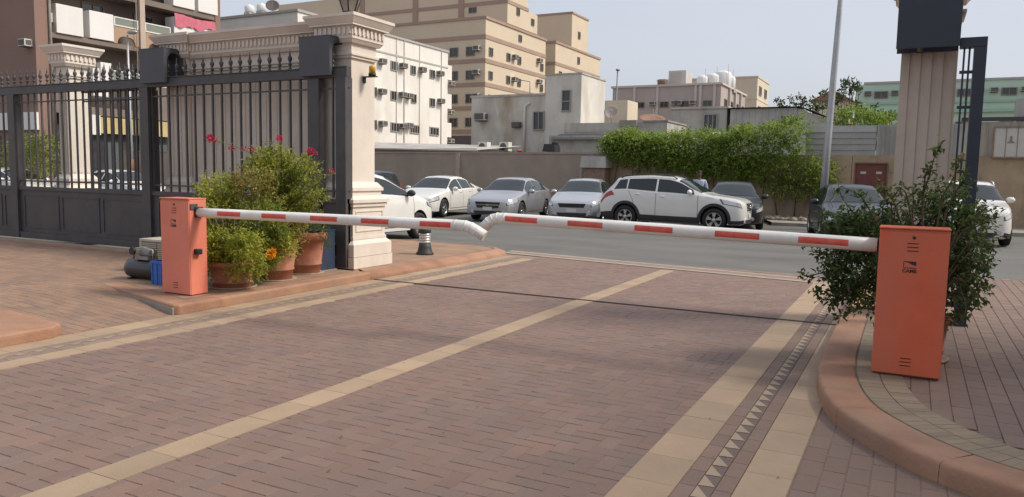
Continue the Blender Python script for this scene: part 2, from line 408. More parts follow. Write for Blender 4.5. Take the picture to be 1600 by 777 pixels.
# pavement along the far wall on the right, with rubble
struct(MB().add([(-4.2, 27.2, 0.10), (40, 27.2, 0.10), (40, 30, 0.10), (-5, 30, 0.10)], [(0, 1, 2, 3)]).add([(-4.2, 27.2, -0.02), (40, 27.2, -0.02), (40, 27.2, 0.10), (-4.2, 27.2, 0.10)], [(0, 1, 2, 3)]).build('pavement', m_conc))
rb = MB()
for _ in range(170):
    r = rnd(0.03, 0.14) ** 1; rb.ico((rnd(-5.2, -2.6), 29.5 + rnd(-0.9, 0.4), 0.10 + r * 0.4), (r, r * rnd(.7, 1.3), r * rnd(.5, .9)), 1, 0.5)
rbo = rb.build('rubble', mat('rubble_stone', (0.30, 0.25, 0.20), 0.9, var=0.3, scale=5)); rbo['kind'] = 'stuff'
dl = MB()
for _ in range(46):
    x, y = rnd(-6.0, 0.2), rnd(3.0, 9.5); a = rnd(0, 6.28); s = rnd(.008, .02)
    dl.add([(x - s * math.cos(a), y - s * math.sin(a), .010), (x + s * .4 * math.sin(a), y - s * .4 * math.cos(a), .013), (x + s * math.cos(a), y + s * math.sin(a), .011), (x - s * .4 * math.sin(a), y + s * .4 * math.cos(a), .014)], [(0, 1, 2, 3)])
dlo = dl.build('leaf_litter', mat('dry_leaf', (0.10, 0.06, 0.035), 0.9)); dlo['kind'] = 'stuff'
#--PART2--
# ------------------------------------------------------------------ helper: a point on the vertical plane at distance Y seen in the photo
def at(px, py, Y):
    d = CAMR @ Vector((px - 800.0, -(py - 388.5), -1200.0)); return d * (Y / d.y) + Vector((0, 0, 1.6))
def atx(px, py, X):
    d = CAMR @ Vector((px - 800.0, -(py - 388.5), -1200.0)); return d * (X / d.x) + Vector((0, 0, 1.6))

m_gate = mat('charcoal_gate_paint', (0.062, 0.061, 0.064), 0.5, var=0.18, scale=5, bump=0.05, stain=(0.10, 0.085, 0.07), stain_amt=0.5, stain_scale=2.5)
m_gate2 = mat('navy_gate_paint', (0.028, 0.036, 0.056), 0.45, var=0.1, scale=4)
m_boxp = mat('guide_box_paint', (0.07, 0.073, 0.083), 0.5, var=0.08, scale=3)
m_stone = mat('cream_cast_stone', (0.70, 0.635, 0.56), 0.8, var=0.07, scale=2.0, bump=0.12, bscale=30, stain=(0.52, 0.45, 0.37), stain_amt=0.45, stain_scale=1.2)
m_stone_t = mat('beige_cast_stone', (0.66, 0.59, 0.515), 0.8, var=0.08, scale=2.0, bump=0.12, bscale=30, stain=(0.48, 0.41, 0.34), stain_amt=0.45, stain_scale=1.0)

# ------------------------------------------------------------------ sliding gate leaves
def spike_mesh():
    mb = MB()
    mb.lathe([(0.028, 0), (0.028, 0.02), (0.014, 0.03), (0.014, 0.06), (0.030, 0.075), (0.030, 0.09), (0.016, 0.10), (0.018, 0.12), (0.036, 0.165), (0.028, 0.20), (0.014, 0.215), (0.016, 0.225), (0.010, 0.26), (0.002, 0.32)], n=8)
    return mb
spike0 = None; bar0 = {}
def gate_leaf(name, label, x0, x1, Y, posts, solid=True, bars_from=None, pitch=0.212, endw=0.19):
    global spike0
    g = thing(name, label, 'gate', (x0, Y, 0.1))
    MB().box(x0, x1, Y - .05, Y + .05, 2.97, 3.11).box(x0, x1, Y - .062, Y + .062, 3.112, 3.128).build('top_beam', m_gate, g, bevel=.004)
    pz = 1.10
    panel = MB().box(x0, x1, Y - .02, Y + .02, 0.27, pz)
    edges = sorted([x0] + [p for p in posts] + [x1])
    for a, b in zip(edges, edges[1:]):
        if b - a < 1.0: continue
        k = 3; w = (b - a - .3) / k
        for i in range(k):
            u = a + .2 + i * w
            for (p, q, r, s) in ((u + .05, u + w - .05, .36, .385), (u + .05, u + w - .05, .985, 1.01), (u + .05, u + .075, .386, .984), (u + w - .075, u + w - .05, .386, .984)):
                panel.box(p, q, Y - .032, Y - .0205, r, s)
    panel.build('solid_panel', m_gate, g)
    MB().box(x0, x1, Y - .045, Y + .045, pz + .002, pz + .075).build('middle_rail', m_gate, g, bevel=.004)
    MB().box(x0, x1, Y - .055, Y + .055, 0.15, 0.268).build('bottom_rail', m_gate, g, bevel=.005)
    for zz in (1.27, 2.80):
        MB().box(x0, x1, Y - .012, Y + .012, zz, zz + .025).build('thin_rail', m_gate, g)
    for p in posts:
        MB().box(p - .11, p + .11, Y - .075, Y + .075, 0.152, 2.968).build('post', m_gate, g, bevel=.006)
    MB().box(x1 - endw, x1, Y - .08, Y + .08, 0.14, 2.967).build('end_post', m_gate, g, bevel=.006)
    n = int((x1 - endw - x0) / pitch)
    xs = [x1 - endw - .11 - pitch * i for i in range(n)]
    first = None; fs = None
    for x in xs:
        if min(abs(x - p) for p in posts) > .125:
            if first is None: first = MB().box(x - .014, x + .014, Y - .014, Y + .014, 1.177, 2.969).build('bar', m_gate, g); bx = x
            else: share('bar', first, g, (x - bx, 0, 0))
        sx = x
        if fs is None:
            fs = spike_mesh().build('spike', m_gate, g, world=False); fs.location = (sx - x0, 0, 3.128 - .1)
        else: share('spike', fs, g, (sx - x0, 0, 3.128 - .1))
    return g
gate_leaf('sliding_gate', 'charcoal steel sliding gate with spiked top standing before the cream wall', -17.3, -7.49, 9.1, [-15.9, -11.955, -8.115])
gate_leaf('sliding_gate', 'short charcoal spiked panel doubling the gate bars left of the left guide box', -14.1, -12.1, 9.36, [-30], endw=.03)

def guide_box(label, x0, x1, y0, y1, z0, z1, m):
    t = .025; yc = (y0 + y1) / 2; hw = (y1 - y0) / 2 - .06
    poly = [(y0, z0), (y0, z1), (y1, z1), (y1, z0), (yc + hw, z0)]
    zs = z1 - .06 - hw * 1.1
    poly += [(yc + hw * math.cos(a), zs + hw * 1.1 * math.sin(a)) for a in [PI * k / 10 for k in range(11)]]
    poly += [(yc - hw, z0)]
    t_ = thing('gate_guide_box', label, 'gate guide', (x0, yc, z0), 'guide boxes over the sliding gates')
    MB().prism(poly, x0, x1, 'x').build('housing', m, t_)
    MB().box(x0 - .004, x1 + .004, y0 - .004, y1 + .004, z1 + .001, z1 + .012).build('lid', m, t_)
    for zz in (z0 + .12, z0 + .38):
        MB().lathe([(.035, -.12), (.035, .12)], (x0 + .22, yc + hw + .02, zz), 10, 'z').build('roller', mat('roller_steel', (.2, .2, .2), .4, .8), t_)
    return t_
guide_box('dark grey metal guide box on the gate next to the cream pier below the lantern', -8.33, -7.74, 8.97, 9.37, 3.0, 3.57, m_boxp)
guide_box('dark grey metal guide box on the gate before the left end of the cream wall', -11.95, -11.33, 8.97, 9.37, 3.03, 3.60, m_boxp)
guide_box('navy metal guide box high on the right pier above the orange barrier', -0.245, 0.325, 8.95, 9.35, 2.945, 3.56, m_gate2)

g = thing('narrow_gate', 'narrow navy steel gate frame with thin bars at the right pier', 'gate', (0.5, 9.1, 0.1))
MB().box(0.455, 0.565, 9.03, 9.17, 0.11, 2.93).build('post', m_gate2, g, bevel=.006)
MB().box(0.33, 0.565, 9.035, 9.165, 2.932, 3.03).build('top_beam', m_gate2, g, bevel=.004)
for x in (0.372, 0.418): MB().box(x - .009, x + .009, 9.09, 9.11, 0.3, 2.931).build('bar', m_gate2, g)
for z in (0.30, 1.02, 2.33, 2.68): MB().box(0.34, 0.454, 9.088, 9.112, z, z + .03).build('rail', m_gate2, g)

# ------------------------------------------------------------------ piers and gate wall
def dentil_ring(mb, x0, x1, y0, y1, out, z0, z1, w=.042, p=.088, d=.022):
    a0, a1, b0, b1 = x0 - out, x1 + out, y0 - out, y1 + out
    n = max(1, int((a1 - a0) / p))
    for i in range(n):
        x = a0 + (i + .5) * (a1 - a0) / n
        mb.box(x - w / 2, x + w / 2, b0 - d, b0 - .001, z0, z1); mb.box(x - w / 2, x + w / 2, b1 + .001, b1 + d, z0, z1)
    n = max(1, int((b1 - b0) / p))
    for i in range(n):
        y = b0 + (i + .5) * (b1 - b0) / n
        mb.box(a0 - d, a0 - .001, y - w / 2, y + w / 2, z0, z1); mb.box(a1 + .001, a1 + d, y - w / 2, y + w / 2, z0, z1)
def cornice(mb, x0, x1, y0, y1, zt):
    T = [(-.62, -.58, .03, .03), (-.58, -.55, .05, .05), (-.55, -.40, .015, .015), (-.40, -.345, .06, .095), (-.345, -.30, .10, .10), (-.30, -.16, .105, .105), (-.16, -.135, .16, .16), (-.135, -.045, .165, .22), (-.045, 0, .225, .225)]
    for a, b, o0, o1 in T: mb.frus(x0, x1, y0, y1, zt + a, zt + b - .0005, o0, o1)
    dentil_ring(mb, x0, x1, y0, y1, .105, zt - .285, zt - .185)
def fluted(mb, x0, x1, y0, y1, z0, z1, d=.013, sides='yx', n=5, w=None):
    # raised vertical fillets on the faces
    W = x1 - x0
    for i in range(n):
        u = x0 + W * (i + .5) / n; h = W / n * .29
        if 'y' in sides: mb.box(u - h, u + h, y0 - d, y0 - .0005, z0, z1); mb.box(u - h, u + h, y1 + .0005, y1 + d, z0, z1)
    D = y1 - y0
    if 'x' in sides:
        for i in range(3):
            u = y0 + D * (i + .5) / 3; h = D / 3 * .3
            mb.box(x1 + .0005, x1 + d, u - h, u + h, z0, z1); mb.box(x0 - d, x0 - .0005, u - h, u + h, z0, z1)
def pier(root, x0, x1, y0, y1, zt, m, zb=0.12, flute=True, base=True, sides='y'):
    MB().box(x0, x1, y0, y1, zb, zt - .62).build('shaft', m, root)
    if flute:
        f = MB(); fluted(f, x0, x1, y0, y1, zb + 1.34, zt - .66, sides=sides); f.build('fluting', m, root)
    c = MB(); cornice(c, x0, x1, y0, y1, zt); c.build('cornice', m, root)
    if base:
        b = MB()
        for a, bb, o0, o1 in [(0, .17, .20, .20), (.176, .36, .19, .19), (.36, .43, .19, .12), (.43, .47, .13, .13), (.47, .93, .115, .115), (.93, .99, .14, .14), (.99, 1.04, .165, .165), (1.04, 1.10, .14, .08), (1.10, 1.17, .075, .075), (1.17, 1.22, .10, .10), (1.22, 1.30, .09, .03)]:
            b.frus(x0, x1, y0, y1, zb + a, zb + bb - .0006, o0, o1)
        for (q0, q1, z0, z1) in ((y0 - .05, y1 + .05, .55, .565), (y0 - .05, y1 + .05, .85, .865)):
            b.box(x1 + .1155, x1 + .127, q0, q1, zb + z0, zb + z1)
        for q in (y0 - .05, y1 + .035): b.box(x1 + .1155, x1 + .127, q, q + .015, zb + .565, zb + .85)
        b.build('base', m, root)
w = thing('gate_wall', 'long cream gate wall with dentil cornice running behind the charcoal gate', 'wall', (-9.5, 9.55, 0.1))
MB().box(-11.85, -8.15, 9.42, 9.82, 0.12, 3.3).build('wall_panel', m_stone_t, w)
c = MB(); cornice(c, -11.2, -8.1, 9.42, 9.82, 3.86); c.build('cornice', m_stone_t, w)
b = MB()
for a, bb, o in [(0.12, .46, .10), (.46, .95, .05), (.95, 1.02, .09), (1.02, 1.30, .05)]: b.frus(-11.2, -8.1, 9.42, 9.82, a, bb - .001, o, o)
b.build('plinth', m_stone_t, w)
pf = MB()
for i in range(13):
    u = -11.0 + i * 0.235; pf.box(u, u + .13, 9.411, 9.4195, 1.35, 3.2)
pf.build('fluting', m_stone_t, w)
p = MB(); 
pl = thing('pilaster', 'cream pilaster closing the left end of the gate wall behind the guide box', 'pier', (-11.45, 9.55, 0.1))
pier(pl, -11.72, -11.21, 9.38, 9.88, 3.875, m_stone_t)
pr = thing('gate_pier', 'cream stone pier with moulded base beside the drive, carrying a lantern', 'pier', (-7.9, 9.6, 0.1))
pier(pr, -8.10, -7.58, 9.27, 9.83, 3.90, m_stone, flute=False)
pr2 = thing('gate_pier', 'free standing cream pier behind the left half of the gate', 'pier', (-14.97, 9.73, 0.1))
pier(pr2, -15.12, -14.82, 9.52, 9.95, 3.93, m_stone, sides='yx')
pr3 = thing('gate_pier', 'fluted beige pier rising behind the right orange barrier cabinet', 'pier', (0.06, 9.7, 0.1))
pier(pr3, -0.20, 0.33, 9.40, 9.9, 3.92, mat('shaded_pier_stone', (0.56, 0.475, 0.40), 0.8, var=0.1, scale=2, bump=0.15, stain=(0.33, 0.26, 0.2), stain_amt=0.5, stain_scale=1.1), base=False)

# lantern on the pier
m_dark = mat('black_iron', (0.03, 0.028, 0.026), 0.5, 0.3)
lt = thing('pier_lantern', 'dark iron lantern with tapered glass panes on top of the cream pier', 'lantern', (-7.84, 9.55, 3.9))
lx, ly = -7.84, 9.55
MB().lathe([(.09, 3.902), (.09, 3.92), (.045, 3.935), (.04, 3.975)], (lx, ly, 0), 16).build('stem', m_dark, lt)
fr = MB(); gl = MB()
for k in range(6):
    a0 = PI / 3 * k; a1 = a0 + PI / 3
    b0 = (lx + .10 * math.cos(a0), ly + .10 * math.sin(a0), 4.01); t0 = (lx + .215 * math.cos(a0), ly + .215 * math.sin(a0), 4.33)
    b1 = (lx + .10 * math.cos(a1), ly + .10 * math.sin(a1), 4.01); t1 = (lx + .215 * math.cos(a1), ly + .215 * math.sin(a1), 4.33)
    fr.tube([b0, t0], .011, 6).tube([b0, b1], .011, 6).tube([t0, t1], .014, 6); gl.add([b0, b1, t1, t0], [(0, 1, 2, 3)])
fr.lathe([(.03, 3.97), (.105, 4.0), (.10, 4.015)], (lx, ly, 0), 6)
fr.build('lantern_frame', m_dark, lt)
gl.build('pane', mat('smoky_lantern_glass', (0.22, 0.19, 0.16), 0.25, spec=0.6), lt)
MB().lathe([(.27, 4.335), (.23, 4.37), (.12, 4.49), (.05, 4.55), (.05, 4.59), (.015, 4.67)], (lx, ly, 0), 6, smooth=False).build('cap', m_dark, lt)
# amber beacon on bracket
bc = thing('warning_beacon', 'small amber warning beacon on a bracket on the side of the pier', 'beacon', (-7.55, 9.6, 3.05))
MB().box(-7.578, -7.34, 9.53, 9.60, 3.02, 3.035).box(-7.578, -7.565, 9.53, 9.60, 2.94, 3.02).build('bracket', m_dark, bc)
MB().lathe([(.058, 3.036), (.058, 3.075)], (-7.42, 9.565, 0), 16).build('base', m_dark, bc)
MB().lathe([(.05, 3.076), (.05, 3.17), (.042, 3.19), (.02, 3.197)], (-7.42, 9.565, 0), 16).build('dome', mat('amber_lens', (0.58, 0.31, 0.02), 0.2, spec=.6), bc)

# ------------------------------------------------------------------ barriers
m_or = mat('orange_barrier_enamel', (0.70, 0.135, 0.058), 0.42, var=0.12, scale=2.2, stain=(0.62, 0.175, 0.10), stain_amt=0.7, stain_scale=2.6, stain_lo=.42, coat=0.15, bump=.04, bscale=6)
m_or2 = mat('haze_paled_orange_enamel', (0.74, 0.23, 0.155), 0.45, var=0.08, scale=2.2, stain=(0.64, 0.19, 0.12), stain_amt=0.7, stain_scale=2.6, stain_lo=.42, coat=0.1, bump=.04, bscale=6)  # other cabinet's orange made paler: brighter light and lens haze in the colour
m_white = mat('white_boom_paint', (0.76, 0.745, 0.71), 0.45, var=0.06, scale=3, stain=(0.50, 0.46, 0.38), stain_amt=0.35, stain_scale=4)
m_red = mat('red_reflective_tape', (0.66, 0.085, 0.055), 0.35, var=0.2, scale=22, bump=0.15, bscale=200, stain=(0.62, 0.20, 0.14), stain_amt=0.5, stain_scale=9)
m_blk = mat('black_plastic', (0.02, 0.02, 0.021), 0.5)
def text_mesh(body, size, m, parent, loc, rot, name='lettering', ext=0.0008, extra_bold=0.0):
    cu = bpy.data.curves.new(name, 'FONT'); cu.body = body; cu.size = size; cu.extrude = ext; cu.align_x = 'CENTER'; cu.align_y = 'CENTER'; cu.offset = extra_bold
    o = bpy.data.objects.new(name, cu); C.objects.link(o)
    bpy.context.view_layer.update()
    me = bpy.data.meshes.new_from_object(o.evaluated_get(bpy.context.evaluated_depsgraph_get()))
    bpy.data.objects.remove(o); bpy.data.curves.remove(cu)
    me.materials.append(m)
    q = bpy.data.objects.new(name, me); C.objects.link(q); q.parent = parent; q.location = loc; q.rotation_euler = rot
    return q
def barrier(label, x0, x1, y0, y1, mt, boom_dir, bz0, bz1, by, xs, xe, stripes, tip, leanrot=0.0, bx0=None, latches=False):
    xc, yc = (x0 + x1) / 2, (y0 + y1) / 2
    t = thing('boom_barrier', label, 'barrier', (xc, yc, 0.12), 'orange boom barriers')
    z0, z1 = .12, 1.235
    cab = MB().box(x0, x1, y0 + .012, y1, z0 + .012, z1).build('cabinet', mt, t, bevel=.008)
    MB().box(x0 + .01, x1 - .01, y0 + .03, y1 - .01, z0 - .002, z0 + .0119).build('foot_plate', mat('rust_foot', (.22, .09, .05), .8), t)
    dr = MB().box(x0 + .004, x1 - .004, y0, y0 + .0115, z0 + .016, z1 - .022).build('door', mt, t, bevel=.004)
    MB().box(x0 - .004, x1 + .004, y0 - .006, y1 + .004, z1 + .001, z1 + .014).build('lid', mt, t, bevel=.005)
    for zz in ((z1 - .10, z1 - .128, z1 - .156), (z0 + .09, z0 + .118, z0 + .146)):
        sl = MB(); sh = MB()
        for z in zz:
            sl.box(xc - .041, xc + .031, y0 - .007, y0 - .0005, z, z + .010)
            sh.box(xc - .041, xc + .031, y0 - .0035, y0 - .0004, z - .006, z - .0004)
        sl.build('louvre', mt, dr, bevel=.003); sh.build('louvre_slot', m_blk, dr)
    MB().lathe([(.012, y0 - .006), (.012, y0)], (xc, 0, z1 - .06), 14, 'y').build('lock', m_blk, dr)
    # black emblem with pale arrow wedge, lettering below
    lx_, lz_ = xc - .02, z1 - .265
    em = MB(); yb = y0 - .0018
    em.prism([(lx_ - .04, lz_ + .028), (lx_ + .045, lz_ + .028), (lx_ + .045, lz_ - .004), (lx_ + .012, lz_ + .006), (lx_ - .006, lz_ + .018), (lx_ - .04, lz_ + .0245)], y0 - .0018, y0 - .0003, 'y')
    em.prism([(lx_ - .04, lz_ - .024), (lx_ + .045, lz_ - .024), (lx_ + .045, lz_ - .019), (lx_ - .04, lz_ - .019)], y0 - .0018, y0 - .0003, 'y')
    em.prism([(lx_ - .04, lz_ - .019), (lx_ - .036, lz_ - .019), (lx_ - .036, lz_ + .022), (lx_ - .04, lz_ + .022)], y0 - .0018, y0 - .0003, 'y')
    em.build('emblem', m_blk, dr)
    q = text_mesh('CAME', .036, m_blk, dr, Vector((lx_ + .002, y0 - .0012, lz_ - .045)) - t.location, (PI / 2, 0, 0), extra_bold=.0012)
    # boom with elbow tip
    pts = [Vector((xs, by, bz0)), Vector((xe, by, bz1))] + [Vector(q_) for q_ in tip]
    n1 = 12; path = [pts[0].lerp(pts[1], k / n1) for k in range(n1 + 1)] + pts[2:]
    bm_ = MB().tube(path, .054, 20)
    boom = bm_.build('boom', m_white, t)
    # elbow sockets and collar rings
    for k in range(1, len(pts) - 1):
        a, b = pts[k], pts[k + 1]; d = (b - a).normalized()
        MB().tube([a - d * .008, a + d * .012], .0556, 20).build('pipe_collar', m_white, boom)
    for a, b in stripes:
        st = MB(); v = []; f = []; N = 8
        for i in range(N + 1):
            an = math.radians(-23 + 54 * i / N); 
            for x in (a, b):
                k = (x - xs) / (xe - xs); cz = bz0 + (bz1 - bz0) * k
                v.append((x, by - .0556 * math.cos(an), cz + .0556 * math.sin(an)))
        for i in range(N): f.append((2 * i, 2 * i + 1, 2 * i + 3, 2 * i + 2))
        st.add(v, f, True).build('red_stripe', m_red, boom)
    hb = MB(); sgn = boom_dir
    hx = x1 if sgn > 0 else x0
    hb.box(hx, hx + sgn * .03, yc - .05, yc + .06, 1.03, 1.15)
    hb.build('boom_hub', m_blk, t, bevel=.006)
    if latches:
        MB().box(x1 - .04, x1 + .012, y0 + .02, y0 + .12, 1.12, 1.185).build('hinge', m_boxp, t, bevel=.004)
        MB().box(x1 - .01, x1 + .055, y0 + .06, y0 + .14, .60, .665).build('cable_gland', m_blk, t, bevel=.012)
    return t
barrier('left orange barrier cabinet with white boom and haze tinted front, beside the potted shrubs', -7.80, -7.32, 6.07, 6.32, m_or2, 1, 1.085, 1.10, 6.20, -7.30, -3.82,
        [(-6.95, -6.59), (-6.27, -5.92), (-5.58, -5.22), (-4.91, -4.57), (-4.2, -3.85)], [(-3.72, 6.20, 1.098), (-3.665, 6.21, 1.083), (-3.61, 6.22, 1.055), (-3.53, 6.24, 1.008)], latches=True)
barrier('right orange barrier cabinet with white boom, in the shade on the curved island', -0.205, 0.262, 6.42, 6.68, m_or, -1, 1.10, 1.165, 6.52, -0.22, -3.46,
        [(-3.44, -3.1), (-2.79, -2.45), (-2.15, -1.81), (-1.45, -1.09), (-.79, -.42)], [(-3.54, 6.52, 1.165), (-3.59, 6.515, 1.153), (-3.63, 6.505, 1.125), (-3.70, 6.48, 1.05)])

# ------------------------------------------------------------------ bollard
b_ = thing('bollard', 'short black bollard with silver bands on the kerb island by the pier', 'bollard', (-7.74, 11.5, .12))
MB().lathe([(.16, .12), (.16, .14), (.135, .17), (.115, .25), (.105, .32)], (-7.74, 11.5, 0), 20).build('base', mat('rubber_black', (.03, .032, .036), .6), b_)
sb = MB()
for i in range(4): sb.lathe([(.095, .322 + i * .045), (.102, .33 + i * .045), (.102, .352 + i * .045), (.092, .3665 + i * .045)], (-7.74, 11.5, 0), 20)
sb.build('silver_band', mat('brushed_silver', (.62, .62, .6), .35, .7), b_)
MB().lathe([(.10, .505), (.112, .52), (.112, .58), (.07, .62), (.0, .63)], (-7.74, 11.5, 0), 20).build('cap', mat('rubber_black', (.03, .032, .036), .6), b_)

# ------------------------------------------------------------------ pots, shrubs
m_pot = mat('terracotta', (0.36, 0.145, 0.085), 0.8, var=0.18, scale=5, bump=0.12, bscale=40, stain=(0.44, 0.27, 0.19), stain_amt=0.5, stain_scale=3)
m_soil2 = mat('potting_soil', (0.05, 0.035, 0.025), 0.95)
m_bark = mat('brown_bark', (0.13, 0.09, 0.06), 0.9, var=0.25, scale=12)
def pot(label, x, y, z, r0, r1, h, m=m_pot):
    t = thing('flower_pot', label, 'flower pot', (x, y, z), 'terracotta pots')
    MB().lathe([(r0 * .96, z), (r0, z + .01), (r0 + (r1 - r0) * .22, z + h * .22), (r0 + (r1 - r0) * .22 + .012, z + h * .225), (r0 + (r1 - r0) * .27 + .012, z + h * .25), (r0 + (r1 - r0) * .28, z + h * .255),
                (r0 + (r1 - r0) * .84, z + h * .80), (r1 + .005, z + h * .81), (r1 + .03, z + h * .83), (r1 + .035, z + h * .97), (r1 + .02, z + h), (r1 - .02, z + h), (r1 - .03, z + h * .9), (r1 - .05, z + h * .9)], (x, y, 0), 36, caps=False).build('pot_body', m, t)
    MB().lathe([(r1 - .035, z + h * .9), (0.001, z + h * .93)], (x, y, 0), 24).build('soil', m_soil2, t)
    MB().lathe([(r0 + .05, z + .002), (r0 + .06, z + .02), (r0 + .045, z + .026), (r0 + .0, z + .012)], (x, y, 0), 36).build('saucer', mat('limed_saucer', (.34, .25, .19), .85, var=.25, scale=14), t)
    return t
pot('terracotta pot half hidden under the low yellow green shrub beside the left cabinet', -7.50, 6.86, .115, .23, .28, .34)
pot('tall terracotta pot in the middle of the three on the left island', -7.56, 7.66, .115, .21, .29, .62)
pot('terracotta pot with thick rim closest to the cream pier', -7.70, 8.36, .115, .215, .29, .60)
pot('terracotta pot standing behind the right orange cabinet', 0.10, 7.2, .118, .19, .23, .38)

class Leaves(MB):
    def leaf(s, p, d, up, L, W, col):
        d = d.normalized(); r = d.cross(up)
        if r.length < 1e-3: r = d.cross(Vector((1, 0, 0)))
        r.normalize(); nn = r.cross(d)
        base = p; tip = p + d * L - nn * L * .18; mid = p + d * L * .45
        a = mid + r * W * .5 + nn * W * .18; b = mid - r * W * .5 + nn * W * .18
        o = len(s.v); s.v += [tuple(base), tuple(a), tuple(tip), tuple(b)]; s.f += [[o, o + 1, o + 2], [o, o + 2, o + 3]]; s.sm += [False, False]
        s.col += [col] * 4
def rdir(): 
    v = Vector((random.gauss(0, 1), random.gauss(0, 1), random.gauss(0, 1))); return v.normalized()
def lcol(pal, patch):
    if random.random() < .025: return (.26 * rnd(.7, 1.1), .19 * rnd(.7, 1.1), .08, 1)
    c = pal[min(len(pal) - 1, max(0, int(patch * len(pal) + rnd(-.9, .9))))]; k = rnd(.8, 1.2); return (c[0] * k, c[1] * k, c[2] * k, 1)
def clump(lv, c, r, n, L, pal, seed=0.0, shell=0.35, up=0.35, W=.6, lump=0.35):
    """leaves gathered on many short twigs inside an ellipsoid with an uneven outline"""
    c = Vector(c); tw = max(1, n // 7)
    for _ in range(tw):
        d = rdir(); k = 1 + lump * noise.noise(d * 1.7 + Vector((seed, seed * 2, 0)))
        q = (shell + (1 - shell) * random.random() ** .6) * k * rnd(.85, 1.08)
        p = c + Vector((d.x * r[0], d.y * r[1], d.z * r[2])) * q
        td = (d + rdir() * .7 + Vector((0, 0, up))).normalized()
        pt = .5 + .55 * noise.noise(p * 4.5 + Vector((seed, 0, 0)))
        ln = rnd(2.0, 3.6) * L
        for k2 in range(7):
            f = k2 / 6; lv.leaf(p + td * ln * f + rdir() * L * .25, (td * .5 + rdir()).normalized(), Vector((0, 0, 1)) + rdir() * .5, L * rnd(.7, 1.25), L * W * rnd(.8, 1.2), lcol(pal, pt))
def sprig(lv, st, pts, n, L, pal, W=.6, r0=.006, spread=.03):
    P = [Vector(p) for p in pts]
    # quadratic-ish smooth path
    path = []
    for i in range(len(P) - 1):
        for k in range(5): path.append(P[i].lerp(P[i + 1], k / 5))
    path.append(P[-1])
    for _ in range(2): path = [path[0]] + [(path[i - 1] + path[i] * 2 + path[i + 1]) / 4 for i in range(1, len(path) - 1)] + [path[-1]]
    st.tube(path, [r0 * (1 - .7 * i / len(path)) for i in range(len(path))], 5)
    for _ in range(n):
        f = random.random() ** .75 * (len(path) - 1.01); i = int(f); p = path[i].lerp(path[i + 1], f - i)
        t = (path[i + 1] - path[i]).normalized()
        lv.leaf(p + rdir() * spread, (t * .6 + rdir()), Vector((0, 0, 1)) + rdir() * .4, L * rnd(.7, 1.25), L * W, lcol(pal, random.random()))
m_leaf = leaf_mat('leaf_surface', None, .48)
m_petal = leaf_mat('petal_surface', None, .35)
YG = [(0.14, 0.19, 0.03), (0.25, 0.30, 0.045), (0.36, 0.40, 0.06), (0.46, 0.48, 0.09), (0.54, 0.50, 0.11)]
GG = [(0.12, 0.16, 0.032), (0.19, 0.24, 0.045), (0.28, 0.33, 0.06), (0.38, 0.39, 0.08)]
OR = [(0.27, 0.25, 0.06), (0.37, 0.27, 0.08), (0.26, 0.27, 0.065), (0.37, 0.35, 0.09)]
DK = [(0.04, 0.068, 0.024), (0.062, 0.10, 0.032), (0.095, 0.14, 0.042), (0.16, 0.21, 0.06)]
def blossom(parent, p, r, n, pal):
    lv = Leaves()
    for _ in range(n):
        d = rdir(); lv.leaf(Vector(p) + d * r * rnd(.2, .9), (d + rdir() * .5), rdir(), r * .8, r * .75, lcol(pal, random.random()))
    return lv.build('blossom', m_petal, parent, recalc=False)
PK = [(0.55, 0.02, 0.10), (0.62, 0.04, 0.14), (0.48, 0.015, 0.07)]
# low shrub, first pot
s1 = thing('shrub', 'low dense yellow green shrub spilling over the pot right of the left cabinet', 'shrub', (-7.5, 6.86, .5), 'potted shrubs')
lv = Leaves(); st = MB()
for (px, py, Y, rx, ry, rz, n, pal) in [(350, 395, 6.85, .36, .34, .30, 5200, YG), (395, 400, 7.1, .30, .3, .26, 2600, GG), (345, 345, 6.95, .34, .3, .26, 3600, YG), (410, 350, 7.15, .32, .3, .30, 3600, GG), (345, 298, 7.05, .25, .25, .16, 2200, YG), (395, 292, 7.2, .24, .25, .20, 2200, OR), (385, 415, 6.75, .24, .2, .14, 1500, YG), (340, 385, 6.66, .22, .16, .15, 2200, YG), (385, 385, 6.6, .22, .14, .15, 1700, YG), (435, 380, 7.3, .2, .2, .22, 1300, YG)]:
    clump(lv, at(px, py, Y), (rx, ry, rz), int(n * .85), .040, pal, seed=px * .01)
for (a, b) in [((330, 300), (318, 268)), ((345, 290), (338, 262)), ((322, 330), (305, 288)), ((400, 290), (392, 262))]:
    sprig(lv, st, [(-7.5, 6.86, .48), at(a[0] + 8, a[1] + 40, 6.95), at(*a, 7.0), at((a[0] + b[0]) / 2 + 2, (a[1] + b[1]) / 2, 7.0), at(*b, 6.95)], 30, .034, YG)
for k in range(9):
    a = k * .7; st.tube([(-7.5, 6.86, .48), (-7.5 + .12 * math.cos(a), 6.86 + .12 * math.sin(a), .75), (-7.5 + .25 * math.cos(a), 6.9 + .25 * math.sin(a), 1.05)], [.014, .01, .005], 6)
lv.build('foliage', m_leaf, s1, recalc=False); st.build('stem', m_bark, s1)
blossom(s1, at(424, 397, 6.85), .055, 60, [(0.75, 0.30, 0.01), (0.8, 0.38, 0.02)])
